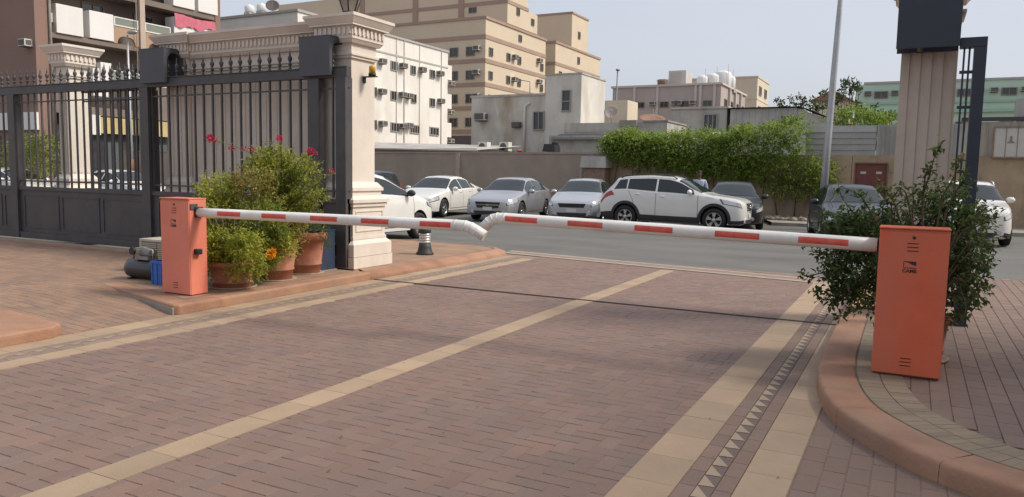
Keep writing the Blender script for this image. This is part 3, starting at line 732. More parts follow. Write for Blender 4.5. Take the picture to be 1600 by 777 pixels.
# tall bougainvillea
s2 = thing('bougainvillea', 'tall light green bougainvillea with magenta blossoms growing against the gate bars', 'shrub', (-7.56, 7.66, .65), 'potted shrubs')
lv = Leaves(); st = MB()
for (px, py, Y, rx, ry, rz, n, pal) in [(440, 320, 7.8, .42, .35, .36, 5200, YG), (430, 275, 7.8, .34, .3, .26, 3600, YG), (470, 300, 7.9, .28, .28, .30, 2600, GG), (425, 248, 7.75, .22, .22, .14, 1100, YG), (465, 262, 7.85, .26, .2, .16, 1200, YG), (450, 360, 7.6, .26, .25, .22, 1900, OR), (405, 262, 7.7, .18, .2, .15, 800, YG)]:
    clump(lv, at(px, py, Y), (rx, ry, rz), int(n * .8), .040, pal, seed=px * .013, shell=.25)
for pts, n in [([(420, 270), (395, 240), (365, 228), (333, 219)], 46), ([(430, 260), (408, 245), (388, 232)], 40), ([(440, 255), (439, 236), (437, 219)], 44), ([(455, 270), (470, 248), (486, 239)], 44), ([(480, 300), (500, 285), (518, 269)], 30), ([(470, 320), (495, 318), (515, 308)], 34), ([(470, 340), (492, 335), (506, 327)], 30), ([(420, 260), (418, 240), (410, 226)], 26), ([(455, 265), (452, 245), (459, 229)], 26), ([(470, 280), (482, 262), (492, 256)], 26), ([(400, 290), (392, 268), (385, 248)], 30), ([(480, 330), (500, 345), (508, 352)], 20)]:
    sprig(lv, st, [(-7.56, 7.66, .66), at(440, 330, 7.72)] + [at(x, y, 7.7) for x, y in pts], 0, .034, YG, r0=.009)
    sprig(lv, st, [at(x, y, 7.7) for x, y in pts], n, .034, YG, r0=.003)
for k in range(8):
    a = k * .85; st.tube([(-7.56, 7.66, .66), (-7.6 + .12 * math.cos(a), 7.72 + .12 * math.sin(a), 1.0), (-7.65 + .28 * math.cos(a), 7.8 + .25 * math.sin(a), 1.5)], [.018, .012, .006], 6)
lv.build('foliage', m_leaf, s2, recalc=False); st.build('stem', m_bark, s2)
for px, py, r, n in [(329, 216, .045, 44), (336, 219, .03, 22), (362, 231, .035, 22), (381, 232, .03, 18), (394, 234, .035, 24), (437, 216, .038, 34), (485, 236, .045, 36), (492, 239, .03, 20), (518, 267, .028, 16), (382, 262, .02, 8)]:
    blossom(s2, at(px, py, 7.68), r, n, PK)
# trailing plant in the third pot
s3 = thing('trailing_plant', 'feathery green plant trailing over the thick rimmed pot next to the pier', 'shrub', (-7.7, 8.36, .66), 'potted shrubs')
lv = Leaves(); st = MB()
for (px, py, Y, rx, ry, rz, n) in [(470, 352, 8.3, .22, .22, .14, 1300), (460, 330, 8.3, .2, .2, .2, 900), (462, 378, 8.12, .1, .06, .16, 450), (500, 350, 8.3, .1, .12, .08, 260), (511, 375, 8.32, .045, .05, .13, 220)]:
    clump(lv, at(px, py, Y), (rx, ry, rz), n, .032, [(0.07, .11, .03), (.10, .15, .035), (.14, .19, .05)], seed=py * .02, W=.45)
for k in range(7):
    a = k; st.tube([(-7.7, 8.36, .66), (-7.7 + .15 * math.cos(a), 8.36 + .15 * math.sin(a), .85)], [.01, .005], 5)
lv.build('foliage', m_leaf, s3, recalc=False); st.build('stem', m_bark, s3)
# dark shrub on the right
s4 = thing('shrub', 'large dark green shrub sprawling around and behind the right orange cabinet', 'shrub', (0.15, 7.25, .5), 'potted shrubs')
lv = Leaves(); st = MB()
for (px, py, Y, rx, ry, rz, n) in [(1348, 410, 7.1, .24, .3, .32, 1700), (1330, 375, 7.2, .20, .28, .14, 800), (1372, 372, 7.4, .2, .3, .16, 800), (1430, 345, 7.6, .24, .3, .13, 700), (1350, 465, 7.0, .13, .25, .10, 450), (1505, 375, 7.6, .14, .3, .3, 1300), (1503, 440, 7.4, .12, .22, .26, 1000), (1475, 330, 7.7, .18, .25, .2, 750), (1310, 352, 7.3, .12, .2, .07, 180), (1420, 420, 7.4, .3, .25, .4, 1500), (1310, 440, 7.05, .12, .2, .15, 450)]:
    clump(lv, at(px, py, Y), (rx, ry, rz), n, .05, DK, seed=px * .017, shell=.2, W=.55, lump=.5)
root = Vector((0.15, 7.25, .5))
for pts, n in [([(1320, 420), (1290, 425), (1262, 432), (1252, 428)], 40), ([(1330, 440), (1300, 455), (1270, 455)], 42), ([(1330, 400), (1295, 398), (1262, 392)], 30), ([(1330, 460), (1300, 470), (1275, 466)], 34), ([(1330, 380), (1300, 388), (1278, 402)], 34), ([(1340, 350), (1305, 335), (1282, 335)], 30), ([(1340, 340), (1315, 310), (1310, 290)], 26), ([(1360, 330), (1345, 305), (1322, 296)], 26), ([(1400, 320), (1385, 298), (1372, 290)], 36), ([(1440, 310), (1452, 275), (1460, 245), (1472, 222)], 46), ([(1440, 315), (1445, 280), (1450, 262)], 30), ([(1470, 310), (1492, 275), (1500, 248)], 36), ([(1480, 320), (1500, 290), (1512, 265)], 34), ([(1500, 350), (1525, 340), (1545, 322)], 34), ([(1500, 360), (1535, 352), (1560, 330)], 26), ([(1505, 400), (1530, 410), (1542, 418)], 30), ([(1510, 420), (1528, 440), (1535, 452)], 28), ([(1510, 380), (1532, 385), (1552, 388)], 24), ([(1420, 320), (1415, 300), (1405, 292)], 26), ([(1340, 480), (1318, 495), (1300, 492)], 30)]:
    sprig(lv, st, [root] + [at(x, y, 7.2 - .1 * i) for i, (x, y) in enumerate(pts)], 0, .05, DK, r0=.009)
    sprig(lv, st, [at(x, y, 7.2 - .1 * i) for i, (x, y) in enumerate(pts)], n, .052, DK, r0=.004, W=.58)
xsprigs = [([(1340, 380), (1330, 345), (1322, 318)], 30), ([(1360, 370), (1352, 335), (1350, 308)], 32), ([(1380, 365), (1378, 332), (1384, 305)], 32), ([(1320, 385), (1300, 362), (1288, 350)], 30), ([(1395, 350), (1392, 322), (1398, 300)], 30), ([(1345, 375), (1338, 350), (1345, 330)], 30), ([(1425, 340), (1428, 312), (1424, 292)], 28), ([(1500, 450), (1510, 478), (1506, 498)], 34), ([(1495, 430), (1520, 455), (1522, 475)], 30), ([(1490, 460), (1492, 490), (1490, 505)], 30)]
for pts, n in xsprigs:
    sprig(lv, st, [root] + [at(x, y, 7.15 - .1 * i) for i, (x, y) in enumerate(pts)], 0, .05, DK, r0=.008)
    sprig(lv, st, [at(x, y, 7.15 - .1 * i) for i, (x, y) in enumerate(pts)], n, .052, DK, r0=.004, W=.58, spread=.045)
lv.build('foliage', m_leaf, s4, recalc=False); st.build('stem', m_bark, s4)

# ------------------------------------------------------------------ things beside the left cabinet
ac = thing('condenser_unit', 'beige air conditioner unit with louvred front on the ground behind the left cabinet', 'air conditioner', (-9.4, 7.4, .085))
m_ac = mat('aged_ac_casing', (0.50, 0.45, 0.36), 0.6, var=0.12, scale=5, stain=(.3, .25, .18), stain_amt=.5, stain_scale=3)
MB().box(-9.78, -9.02, 7.25, 7.60, .10, .58).build('casing', m_ac, ac, bevel=.012)
gr = MB()
for i in range(15): gr.box(-9.73, -9.40, 7.238, 7.2495, .15 + i * .026, .163 + i * .026)
gr.build('louvre', m_ac, ac); gr = MB()
for i in range(15): gr.box(-9.38, -9.06, 7.238, 7.2495, .15 + i * .026, .163 + i * .026)
gr.build('louvre', m_ac, ac)
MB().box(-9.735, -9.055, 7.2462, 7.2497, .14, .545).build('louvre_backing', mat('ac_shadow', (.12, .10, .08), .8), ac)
for x in (-9.7, -9.15): MB().box(x, x + .06, 7.26, 7.58, .082, .0998).build('foot', m_blk, ac)
cp = thing('air_compressor', 'black air compressor lying on the bricks left of the blue crate', 'compressor', (-9.0, 6.75, .085))
m_tank = mat('black_tank_enamel', (.022, .023, .027), .35, coat=.3)
MB().lathe([(.02, -9.28), (.09, -9.265), (.125, -9.22), (.13, -9.15), (.13, -8.72), (.12, -8.66), (.02, -8.62)], (0, 6.72, .255), 20, 'x').build('tank', m_tank, cp)
MB().box(-9.05, -8.80, 6.64, 6.80, .385, .43).lathe([(.06, -9.0), (.06, -8.8)], (0, 6.72, .47), 14, 'x').build('motor', mat('cast_alloy', (.30, .29, .27), .5, .6, var=.2), cp)
MB().tube([(-9.1, 6.66, .385), (-9.1, 6.66, .52), (-8.9, 6.66, .55), (-8.72, 6.66, .52), (-8.72, 6.66, .385)], .011, 8).build('handle', mat('chrome_tube', (.5, .5, .5), .3, .9), cp)
MB().lathe([(.05, 6.57), (.05, 6.60)], (-9.02, 0, .5), 12, 'y').build('air_filter', m_blk, cp)
for x in (-9.2, -8.75): MB().box(x, x + .05, 6.63, 6.81, .083, .13).build('foot', m_blk, cp)
cr = thing('crate', 'bright blue plastic crate tucked behind the left orange cabinet', 'crate', (-8.3, 6.6, .1))
m_blue = mat('blue_crate_plastic', (.03, .13, .48), .45)
cm = MB()
cx0, cx1, cy0, cy1, cz0, cz1 = -8.50, -8.10, 6.46, 6.76, .088, .42
cm.box(cx0, cx1, cy0, cy1, cz0, cz0 + .012)
for (a, b, c_, d) in ((cx0, cx1, cy0, cy0 + .01), (cx0, cx1, cy1 - .01, cy1), (cx0, cx0 + .01, cy0 + .0105, cy1 - .0105), (cx1 - .01, cx1, cy0 + .0105, cy1 - .0105)):
    cm.box(a, b, c_, d, cz0 + .0125, cz1)
cm.box(cx0 - .012, cx1 + .012, cy0 - .012, cy0 - .0005, cz1 - .03, cz1 - .005)
for i in range(5):
    x = cx0 + .02 + i * .085; cm.box(x, x + .012, cy0 - .008, cy0 - .0005, cz0 + .02, cz1 - .031)
for i in range(4):
    y = cy0 + .02 + i * .08; cm.box(cx0 - .008, cx0 - .0005, y, y + .012, cz0 + .02, cz1 - .031)
for z in (.18, .27): cm.box(cx0, cx1, cy0 - .006, cy0 - .0006, z, z + .012)
cm.build('crate_body', m_blue, cr)
mc = thing('motor_cabinet', 'dark navy metal gate motor cabinet between the last pot and the pier', 'cabinet', (-7.8, 8.75, .12))
m_navy = mat('navy_cabinet_enamel', (.028, .045, .085), .4, var=.1)
MB().box(-8.02, -7.62, 8.60, 8.93, .13, .70).build('cabinet_body', m_navy, mc, bevel=.008)
MB().box(-8.03, -7.61, 8.59, 8.94, .702, .72).build('lid', m_navy, mc, bevel=.005)
MB().box(-8.04, -7.60, 8.58, 8.95, .118, .1298).build('base_plate', m_conc, mc)
# ------------------------------------------------------------------ far walls and fences
m_wallb = mat('brown_render_wall', (0.34, 0.27, 0.215), 0.9, var=0.12, scale=1.2, bump=0.2, bscale=25, stain=(0.25, 0.20, 0.16), stain_amt=0.6, stain_scale=.6)
m_wallr = mat('stained_sand_wall', (0.36, 0.27, 0.18), 0.9, var=0.2, scale=1.4, bump=0.4, bscale=14, stain=(0.19, 0.145, 0.105), stain_amt=0.8, stain_scale=.9)
m_grey = mat('weathered_concrete', (0.44, 0.42, 0.385), 0.9, var=0.15, scale=.8, bump=0.2, bscale=10, stain=(0.22, 0.20, 0.175), stain_amt=0.75, stain_scale=.8)
m_sheet = mat('galvanised_sheet', (0.36, 0.355, 0.34), 0.5, 0.25, var=0.1, scale=2, stain=(0.25, 0.21, 0.17), stain_amt=.5, stain_scale=1.5)
m_glass = mat('dark_window_glass', (0.035, 0.04, 0.045), 0.08, spec=.7)
m_frame = mat('alu_window_frame', (0.33, 0.31, 0.28), .5, .2)
bw = thing('boundary_wall', 'long low brown rendered wall behind the row of parked saloons', 'wall', (-20, 30, 0))
MB().box(-42, -11.2, 30, 30.25, -.02, 2.44).build('wall', m_wallb, bw)
MB().box(-42, -11.2, 29.97, 30.28, 2.442, 2.52).build('coping', m_wallb, bw)
for x in (-24.8, -18.38, -32): MB().box(x - .1, x + .1, 29.9, 29.998, 0, 2.44).build('post', mat('wall_post_render', (.40, .32, .25), .9, var=.12), bw)
gp = thing('gate_post', 'squat concrete capped post in front of the brown wall beside the creeper', 'post', (-11.5, 29.5, 0))
MB().box(-12.0, -11.05, 29.25, 29.9, -.02, 1.88).build('shaft', mat('brick_brown', (.24, .16, .12), .9, var=.2, scale=9), gp)
MB().frus(-12.1, -10.97, 29.15, 29.95, 1.882, 2.34, 0, -.05).build('cap', m_grey, gp)
MB().box(-12.13, -12.02, 29.2, 29.26, 0, 1.87).build('pipe', m_conc, gp)
cw = thing('boundary_wall', 'sand coloured stained wall carrying the green creeper', 'wall', (-7, 30, 0))
MB().box(-11.18, -2.0, 30, 30.3, -.02, 2.45).build('wall', m_wallr, cw)
sw = thing('boundary_wall', 'sand coloured block wall with a maroon double door and metal sheets on top', 'wall', (-1, 30, 0))
MB().box(-1.98, -1.9, 30, 30.3, -.02, 2.45).box(-.82, 12, 30, 30.3, -.02, 2.45).box(-1.899, -.821, 30, 30.3, 2.2, 2.45).build('wall', m_wallr, sw)
bl = MB()
for r in range(8):
    for k in range(26):
        x = -.80 + k * .5 + (.25 if r % 2 else 0)
        if random.random() < .35: bl.box(x + .01, x + .48, 29.985 - rnd(0, .012), 29.9995, .06 + r * .3, .34 + r * .3)
bl.build('facing_block', m_wallr, sw)
m_mar = mat('maroon_door_paint', (0.15, 0.045, 0.035), .55, var=.15, scale=4)
for x0 in (-1.86, -1.355):
    d = MB().box(x0, x0 + .50, 30.06, 30.11, .1, 2.16).build('door', m_mar, sw)
    pn = MB()
    for z0, z1 in ((.25, .95), (1.05, 1.6)): pn.box(x0 + .07, x0 + .43, 30.045, 30.0595, z0, z1)
    pn.build('door_panel', m_mar, d)
    MB().box(x0 + .16, x0 + .34, 30.04, 30.0592, 1.80, 1.88).build('plate', mat('pale_plate', (.5, .45, .42), .6), d)
MB().box(-1.9, -1.862, 29.98, 30.12, .1, 2.2).box(-.853, -.82, 29.98, 30.12, .1, 2.2).box(-1.861, -.854, 29.98, 30.12, 2.162, 2.2).build('door_frame', mat('rusty_frame', (.22, .11, .07), .8, var=.2), sw)
def ribs(x0, x1, Y, z0, z1, pitch, horiz):
    mb = MB(); n = int(((z1 - z0) if horiz else (x1 - x0)) / pitch); pts = []
    for i in range(n):
        b = (z0 if horiz else x0) + i * pitch
        pts += [(b, 0), (b + pitch * .80, 0), (b + pitch * .86, -.045), (b + pitch * .97, -.045)]
    pts.append(((z1 if horiz else x1), 0))
    v = []; f = []
    for p, d in pts:
        if horiz: v += [(x0, Y + d, p), (x1, Y + d, p)]
        else: v += [(p, Y + d, z0), (p, Y + d, z1)]
    for i in range(len(pts) - 1): f.append((2 * i, 2 * i + 1, 2 * i + 3, 2 * i + 2))
    mb.add(v, f); 
    mb.box(x0, x1, Y + .012, Y + .03, z0, z1)
    return mb
ribs(-1.98, -1.27, 30.1, 2.452, 3.5, .21, True).build('metal_sheet', m_sheet, sw)
ribs(-1.24, 1.4, 30.08, 2.452, 3.52, .14, False).build('metal_sheet', m_sheet, sw)
ribs(1.42, 12.0, 30.08, 2.452, 3.56, .22, False).build('metal_sheet', mat('aged_panel_sheet', (.42, .385, .33), .6, .1, var=.12, scale=1.5, stain=(.28, .22, .17), stain_amt=.6, stain_scale=1), sw)
ribs(-3.6, -1.985, 30.1, 2.452, 3.5, .21, True).build('metal_sheet', m_sheet, cw)
MB().box(1.3, 12, 30.0, 30.5, 3.62, 3.72).build('dark_coping', mat('dark_tin', (.05, .05, .055), .6), sw)
sg = thing('wall_board', 'pale framed board with a small grey bell mark on the wall beyond the navy frame', 'board', (2.7, 29.95, 2.4))
MB().box(2.27, 3.55, 29.93, 29.98, 2.42, 3.36).build('panel', mat('pale_board', (.52, .50, .46), .6, var=.08, scale=3), sg)
fm = MB()
for a, b, z0, z1 in ((2.23, 3.59, 2.37, 2.4195), (2.23, 3.59, 3.3605, 3.41), (2.23, 2.269, 2.4195, 3.3605), (3.551, 3.59, 2.4195, 3.3605)): fm.box(a, b, 29.90, 29.99, z0, z1)
for x in (2.58, 2.9, 3.22): fm.box(x, x + .018, 29.915, 29.9295, 2.4196, 3.36)
fm.build('frame', mat('rusty_board_frame', (.25, .17, .12), .7, var=.2), sg)
MB().prism([(2.63, 2.86), (2.83, 2.86), (2.83, 2.90), (2.77, 2.93), (2.77, 3.06), (2.74, 3.10), (2.72, 3.10), (2.69, 3.06), (2.69, 2.93), (2.63, 2.90)], 29.922, 29.9294, 'y').build('bell_mark', mat('grey_mark', (.22, .21, .2), .7), sg)
rm = thing('rubble_block', 'grey broken block pile on top of the metal fence at the right edge', 'block', (4, 31, 3.7))
MB().box(2.9, 4.6, 30.6, 31.5, 3.4, 4.35).build('block', m_grey, rm)

# creeper
hd = thing('creeper', 'bright green creeper tumbling over the sand coloured wall behind the cars', 'creeper', (-7, 29.7, 0))
HG = [(0.07, 0.115, 0.022), (0.15, 0.23, 0.04), (0.25, 0.35, 0.06), (0.34, 0.43, 0.09), (0.42, 0.48, 0.12)]
def top_z(x):
    return float(np.interp(x, [-11.4, -10.5, -9.3, -8, -6.8, -6, -5, -4, -3.4, -2.9], [2.85, 3.1, 2.95, 3.1, 3.0, 3.2, 3.3, 3.6, 3.62, 3.2])) + .14 * noise.noise(Vector((x * 1.3, 5, 0)))
def bot_z(x):
    return float(np.interp(x, [-11.4, -10.8, -9.5, -8, -6, -4.5, -3.2, -2.5], [2.5, 2.3, 2.1, 1.85, 1.55, 1.25, 1.05, 1.3])) + .6 * noise.noise(Vector((x * 1.7, 0, 0)))
lv = Leaves(); st = MB()
for i in range(900):
    x = rnd(-11.25, -2.7); t = random.random(); zt, zb = top_z(x), bot_z(x)
    if x > -3.65 and t > .5: continue
    if random.random() < .35 and t < .3: continue
    z = zb + (zt - zb) * t
    clump(lv, (x, 29.72 - .22 * math.sin(t * 2.6) - .12 * noise.noise(Vector((x, z * 1.5, 3))), z), (.34, .22, .27), 50, .085, HG, seed=i * .37, shell=.3, up=-.1, W=.62)
for i in range(170):
    x = rnd(-11.2, -3.75); clump(lv, (x, 30.1 + rnd(-.2, .5), top_z(x) + rnd(-.05, .14)), (.3, .3, .16), 50, .085, HG, seed=i, W=.62, up=.6)
for i in range(26):
    x = rnd(-6, -2.6); z = bot_z(x)
    sprig(lv, st, [(x, 29.7, z + .3), (x + rnd(-.2, .2), 29.7, z), (x + rnd(-.3, .3), 29.75, z - rnd(.2, .5))], 24, .08, HG, r0=.008, spread=.06)
for i in range(14):
    x = -10.8 + i * .58; st.tube([(x, 29.9, 0.1), (x + rnd(-.2, .2), 29.88, 1.2), (x + rnd(-.3, .3), 29.8, 2.5)], [.03, .02, .012], 6)
lv.build('foliage', m_leaf, hd, recalc=False); st.build('stem', m_bark, hd)

# ------------------------------------------------------------------ window and wall unit air conditioner builders
m_acw = mat('white_wall_ac', (0.62, 0.60, 0.55), .6, var=.1, scale=4)
m_acd = mat('ac_dark_grille', (.10, .095, .09), .7)
def win_x(root, X, y0, y1, z0, z1, mull=1, fm=None):
    t = max(.05, (y1 - y0) * .07); f = MB()
    f.box(X + .005, X + .10, y0, y1, z0, z0 + t).box(X + .005, X + .10, y0, y1, z1 - t, z1)
    f.box(X + .005, X + .10, y0, y0 + t, z0 + t + .001, z1 - t - .001).box(X + .005, X + .10, y1 - t, y1, z0 + t + .001, z1 - t - .001)
    for k in range(mull):
        yy = y0 + (y1 - y0) * (k + 1) / (mull + 1); f.box(X + .02, X + .08, yy - t * .4, yy + t * .4, z0 + t + .001, z1 - t - .001)
    o = f.build('window', fm or m_frame, root)
    MB().box(X + .004, X + .03, y0 + t + .002, y1 - t - .002, z0 + t + .002, z1 - t - .002).build('pane', m_glass, o)
    return o
def win_y(root, Y, x0, x1, z0, z1, mull=1, fm=None):
    t = max(.05, (x1 - x0) * .07); f = MB()
    f.box(x0, x1, Y - .10, Y - .005, z0, z0 + t).box(x0, x1, Y - .10, Y - .005, z1 - t, z1)
    f.box(x0, x0 + t, Y - .10, Y - .005, z0 + t + .001, z1 - t - .001).box(x1 - t, x1, Y - .10, Y - .005, z0 + t + .001, z1 - t - .001)
    for k in range(mull):
        xx = x0 + (x1 - x0) * (k + 1) / (mull + 1); f.box(xx - t * .4, xx + t * .4, Y - .08, Y - .02, z0 + t + .001, z1 - t - .001)
    o = f.build('window', fm or m_frame, root)
    MB().box(x0 + t + .002, x1 - t - .002, Y - .03, Y - .004, z0 + t + .002, z1 - t - .002).build('pane', m_glass, o)
    return o
def acx(root, X, yc, zc, s=1.0, m=None):
    w, h, d = .42 * s, .26 * s, .62 * s
    o = MB().box(X + .005, X + d, yc - w, yc + w, zc - h, zc + h).build('air_conditioner', m or m_acw, root)
    MB().box(X + d + .001, X + d + .02, yc - w * .85, yc + w * .85, zc - h * .8, zc + h * .8).box(X + .1, X + d - .06, yc - w - .015, yc - w - .001, zc - h * .7, zc + h * .7).build('grille', m_acd, o)
    MB().box(X + .01, X + d * .9, yc - w * .9, yc + w * .9, zc - h - .06 * s, zc - h - .002).build('bracket', m_acd, o)
    return o
def acy(root, Y, xc, zc, s=1.0, m=None):
    w, h, d = .42 * s, .26 * s, .62 * s
    o = MB().box(xc - w, xc + w, Y - d, Y - .005, zc - h, zc + h).build('air_conditioner', m or m_acw, root)
    MB().box(xc - w * .85, xc + w * .85, Y - d - .02, Y - d - .001, zc - h * .8, zc + h * .8).box(xc + w + .001, xc + w + .015, Y - d + .06, Y - .1, zc - h * .7, zc + h * .7).build('grille', m_acd, o)
    MB().box(xc - w * .9, xc + w * .9, Y - d * .9, Y - .01, zc - h - .06 * s, zc - h - .002).build('bracket', m_acd, o)
    return o

# ------------------------------------------------------------------ white three storey block
X = -50.0
m_wb = mat('white_building_render', (0.74, 0.71, 0.66), .85, var=.05, scale=.6, bump=.1, bscale=8, stain=(.50, .45, .38), stain_amt=.45, stain_scale=.35)
wb = thing('apartment_building', 'white three storey building with window air conditioners behind the brown wall', 'building', (-55, 66, 0))
c0 = atx(465, 18, X); c1 = atx(700, 80, X)
yA, yB, zT = c0.y, c1.y, 15.72
MB().box(-66, X, yA, yB, 0, zT).build('wall', m_wb, wb)
MB().box(-66.1, X + .12, yA - .12, yB + .12, zT + .001, zT + .22).build('parapet_cap', mat('grey_cap', (.4, .38, .36), .8), wb)
MB().box(X + .001, X + .05, yA, yB, atx(640, 97, X).z + .25, atx(640, 97, X).z + .42).build('string_course', mat('grey_cap', (.4, .38, .36), .8), wb)
def wx(px0, px1, py0, py1, mull=1):
    a = atx(px0, py0, X); b = atx(px1, py1, X); a2 = atx(px0, py0, X)
    win_x(wb, X, a.y, b.y, b.z + .0, b.z + max(1.0, (a.z - b.z) * .9), mull)
for r in [(610, 621, 97, 112, 2), (641, 649, 103, 118, 1), (671, 679, 110, 124, 1), (610, 620, 142, 158, 1), (642, 650, 148, 162, 1), (671, 679, 153, 168, 1), (610, 623, 191, 207, 2), (640, 655, 195, 210, 3), (671, 685, 198, 213, 2), (583, 588, 137, 152, 1), (583, 588, 189, 203, 1)]: wx(*r)
for px, py in [(594, 96), (627, 103), (657, 109), (685, 115), (594, 143), (626, 148), (636, 150), (686, 158), (595, 193), (627, 197), (636, 196)]:
    p = atx(px, py, X); acx(wb, X, p.y, p.z, 1.0, mat('grimy_ac', (.46, .44, .40), .7, var=.2, scale=3))
for px, y0 in ((631, 0), (689, 0), (655, 0), (619, 0)):
    p = atx(px, 150, X); MB().tube([(X + .06, p.y, 0), (X + .06, p.y, zT)], .035 if px in (619, 655) else .06, 8).build('downpipe', mat('pipe_grey', (.45, .43, .4), .7), wb)
for z in (12.6, 9.2, 5.8):
    MB().box(X - 2.2, X - .05, yB + .005, yB + 1.0, z, z + 1.7).build('balcony', m_wb, wb)
    acx(wb, X - .05, yB + .5, z - .45, .9)
for x0, zz in ((-57.5, 12.0), (-54.0, 12.0)): win_y(wb, yA, x0, x0 + 1.2, zz, zz + 1.3)
m_tank = mat('white_tank', (.66, .66, .65), .5)
for i, (px, r) in enumerate(((390, .5), (409, .5))):
    p = at(px, 22, 60); t = thing('water_tank', ['white round water tank on the roof of the white building, left of the pair', 'white round water tank on the roof of the white building, beside the dark dish'][i], 'water tank', (p.x, 60, zT), 'tanks on the white roof')
    zb_ = zT; zT = zb_ + 1.75
    MB().lathe([(r * .9, zT + .3), (r, zT + .4), (r, zT + .85), (r * .8, zT + 1.0), (r * .3, zT + 1.08), (r * .3, zT + 1.14), (.01, zT + 1.16)], (p.x, 60, 0), 18).build('tank_body', m_tank, t)
    MB().box(p.x - r * .8, p.x + r * .8, 60 - r * .8, 60 + r * .8, zb_, zT + .299).build('stand', m_grey, t); zT = zb_
def dish(name, label, c, r, face, m, grp=None, post=.5):
    t = thing(name, label, 'satellite dish', c, grp)
    f = Vector(face).normalized(); q = f.to_track_quat('Z', 'Y'); mb = MB(); n = 20; prof = [(0.0, 0.0), (.4, .03), (.75, .11), (1.0, .2), (1.01, .19), (.75, .085), (.4, .008), (.0, -.03)]
    v = []; fs = []
    for rr, h in prof:
        for k in range(n):
            a = 2 * PI * k / n; v.append(Vector(c) + q @ Vector((rr * r * math.cos(a), rr * r * math.sin(a), h * r)))
    for i in range(len(prof) - 1):
        for k in range(n): fs.append((i * n + k, i * n + (k + 1) % n, (i + 1) * n + (k + 1) % n, (i + 1) * n + k))
    mb.add(v, fs, True).build('reflector', m, t)
    cc = Vector(c)
    MB().tube([cc - f * .04 * r, cc - f * .2 + Vector((0, 0, -.1)), cc + Vector((0, 0, -r - post)) - f * .2], .025, 6).build('mast', m_frame, t)
    MB().tube([cc + q @ Vector((0, -r * .95, .18 * r)), cc + f * r * .8], .012, 5).ico(cc + f * r * .8, .05, 1).build('feed_arm', m_frame, t)
    return t
p = at(426, 18, 60); dish('satellite_dish', 'dark satellite dish among the tanks on the white building', (p.x, 60, zT + 2.45), .68, (.6, -.7, .5), mat('dark_dish', (.09, .07, .065), .7), None, 1.6)

# ------------------------------------------------------------------ beige banded block
X = -52.0
m_bg = mat('beige_building_render', (0.59, 0.495, 0.37), .85, var=.04, scale=.3, bump=.05, bscale=5, stain=(.54, .44, .34), stain_amt=.3, stain_scale=.2)
m_band = mat('brown_building_band', (0.35, 0.25, 0.20), .85, var=.06, scale=.5)
m_wf = mat('brown_window_frame', (.20, .165, .14), .6)
bb = thing('apartment_building', 'tall beige apartment block with brown floor bands', 'building', (-60, 92, 0))
Y0, Y1, Z = 91.4, 110.3, 22.1
MB().box(-95, X, Y0, Y1, 0, Z).build('wall', m_bg, bb)
MB().box(-95, X - .0, 97.5, 104.0, Z + .5, 28.6).build('upper_storey', m_bg, bb)
MB().box(-80, X - .005, 104.01, 107.2, Z + .5, 25.4).build('stair_head', m_bg, bb)
def bandbox(x0, x1, y0, y1, z0, z1, d=.08):
    MB().box(x0 - d, x1 + d, y0 - d, y1 + d, z0, z1).build('floor_band', m_band, bb)
bandbox(-95, X, Y0, Y1, Z + .001, Z + .35, .15)
for z in (19.5, 16.35, 13.2, 10.05, 6.9): bandbox(-95, X, Y0, Y1, z, z + .55)
bandbox(-95, X, 97.5, 104.0, 25.35, 25.85); 
for x in (-78, -68, -60): MB().box(x, x + .9, 97.35, 97.499, Z + .5, 28.6).build('pilaster', m_band, bb)
MB().box(-95, -51.9, 91.2, 91.319, 3.2, 6.6).build('shopfront', mat('dusky_shutter', (.10, .075, .085), .6, var=.2, scale=2), bb)
FZ = (17.9, 14.75, 11.6, 8.4)
for z in FZ:
    for x in (-55.0, -57.6, -64.0, -67.5): win_y(bb, Y0, x, x + 1.35, z - .6, z + .65, 1, m_wf)
    acy(bb, Y0, -53.15, z + .35, 1.15)
    for y in (92.3, 97.4, 100.8, 108.4): win_x(bb, X, y, y + 1.1, z - .55, z + .6, 1, m_wf)
    acx(bb, X, 99.5, z + .3, 1.1); acx(bb, X, 107.6, z + .9, 1.1)
win_y(bb, 97.5, -58.3, -57.0, 24.4, 25.2, 1, m_wf); win_x(bb, X, 100.2, 101.2, 24.2, 25.3, 1, m_wf); win_x(bb, X, 101.0, 102.0, 20.6, 21.6, 1, m_wf); win_x(bb, X, 105.0, 106.0, 23.6, 24.6, 1, m_wf)
acy(bb, Y0, -63.0 + 1.9, 17.9, 1.1); acy(bb, Y0, -64.9, 18.3, 1.1)
b2 = thing('apartment_building', 'second beige banded apartment block stepping back to the right of the tall one', 'building', (-56, 120, 0))
MB().box(-64, X, 114, 133.6, 0, 22.4).build('wall', m_bg, b2)
MB().box(-64, X - .004, 120.4, 127.5, 22.75, 28.2).build('upper_storey', m_bg, b2)
def bb2(x0, x1, y0, y1, z0, z1, d=.08): MB().box(x0 - d, x1 + d, y0 - d, y1 + d, z0, z1).build('floor_band', m_band, b2)
bb2(-64, X, 114, 133.6, 22.401, 22.75, .15); bb2(-64, X, 120.4, 127.5, 28.201, 28.5, .12); bb2(-64, X, 114, 133.6, 19.0, 19.5); bb2(-64, X, 114, 133.6, 15.8, 16.3)
for z in (17.6, 14.4):
    for y in (115.5, 119.6, 121.4, 127.2, 131.8): win_x(b2, X, y, y + 1.1, z - .6, z + .6, 1, m_wf)
    acx(b2, X, 126.4, z + .4, 1.1)
    acy(b2, 114, -54.3, z + .9, 1.1)
for z in (20.9, 25.1): win_x(b2, X, 123.0, 124.0, z - .6, z + .6, 1, m_wf)

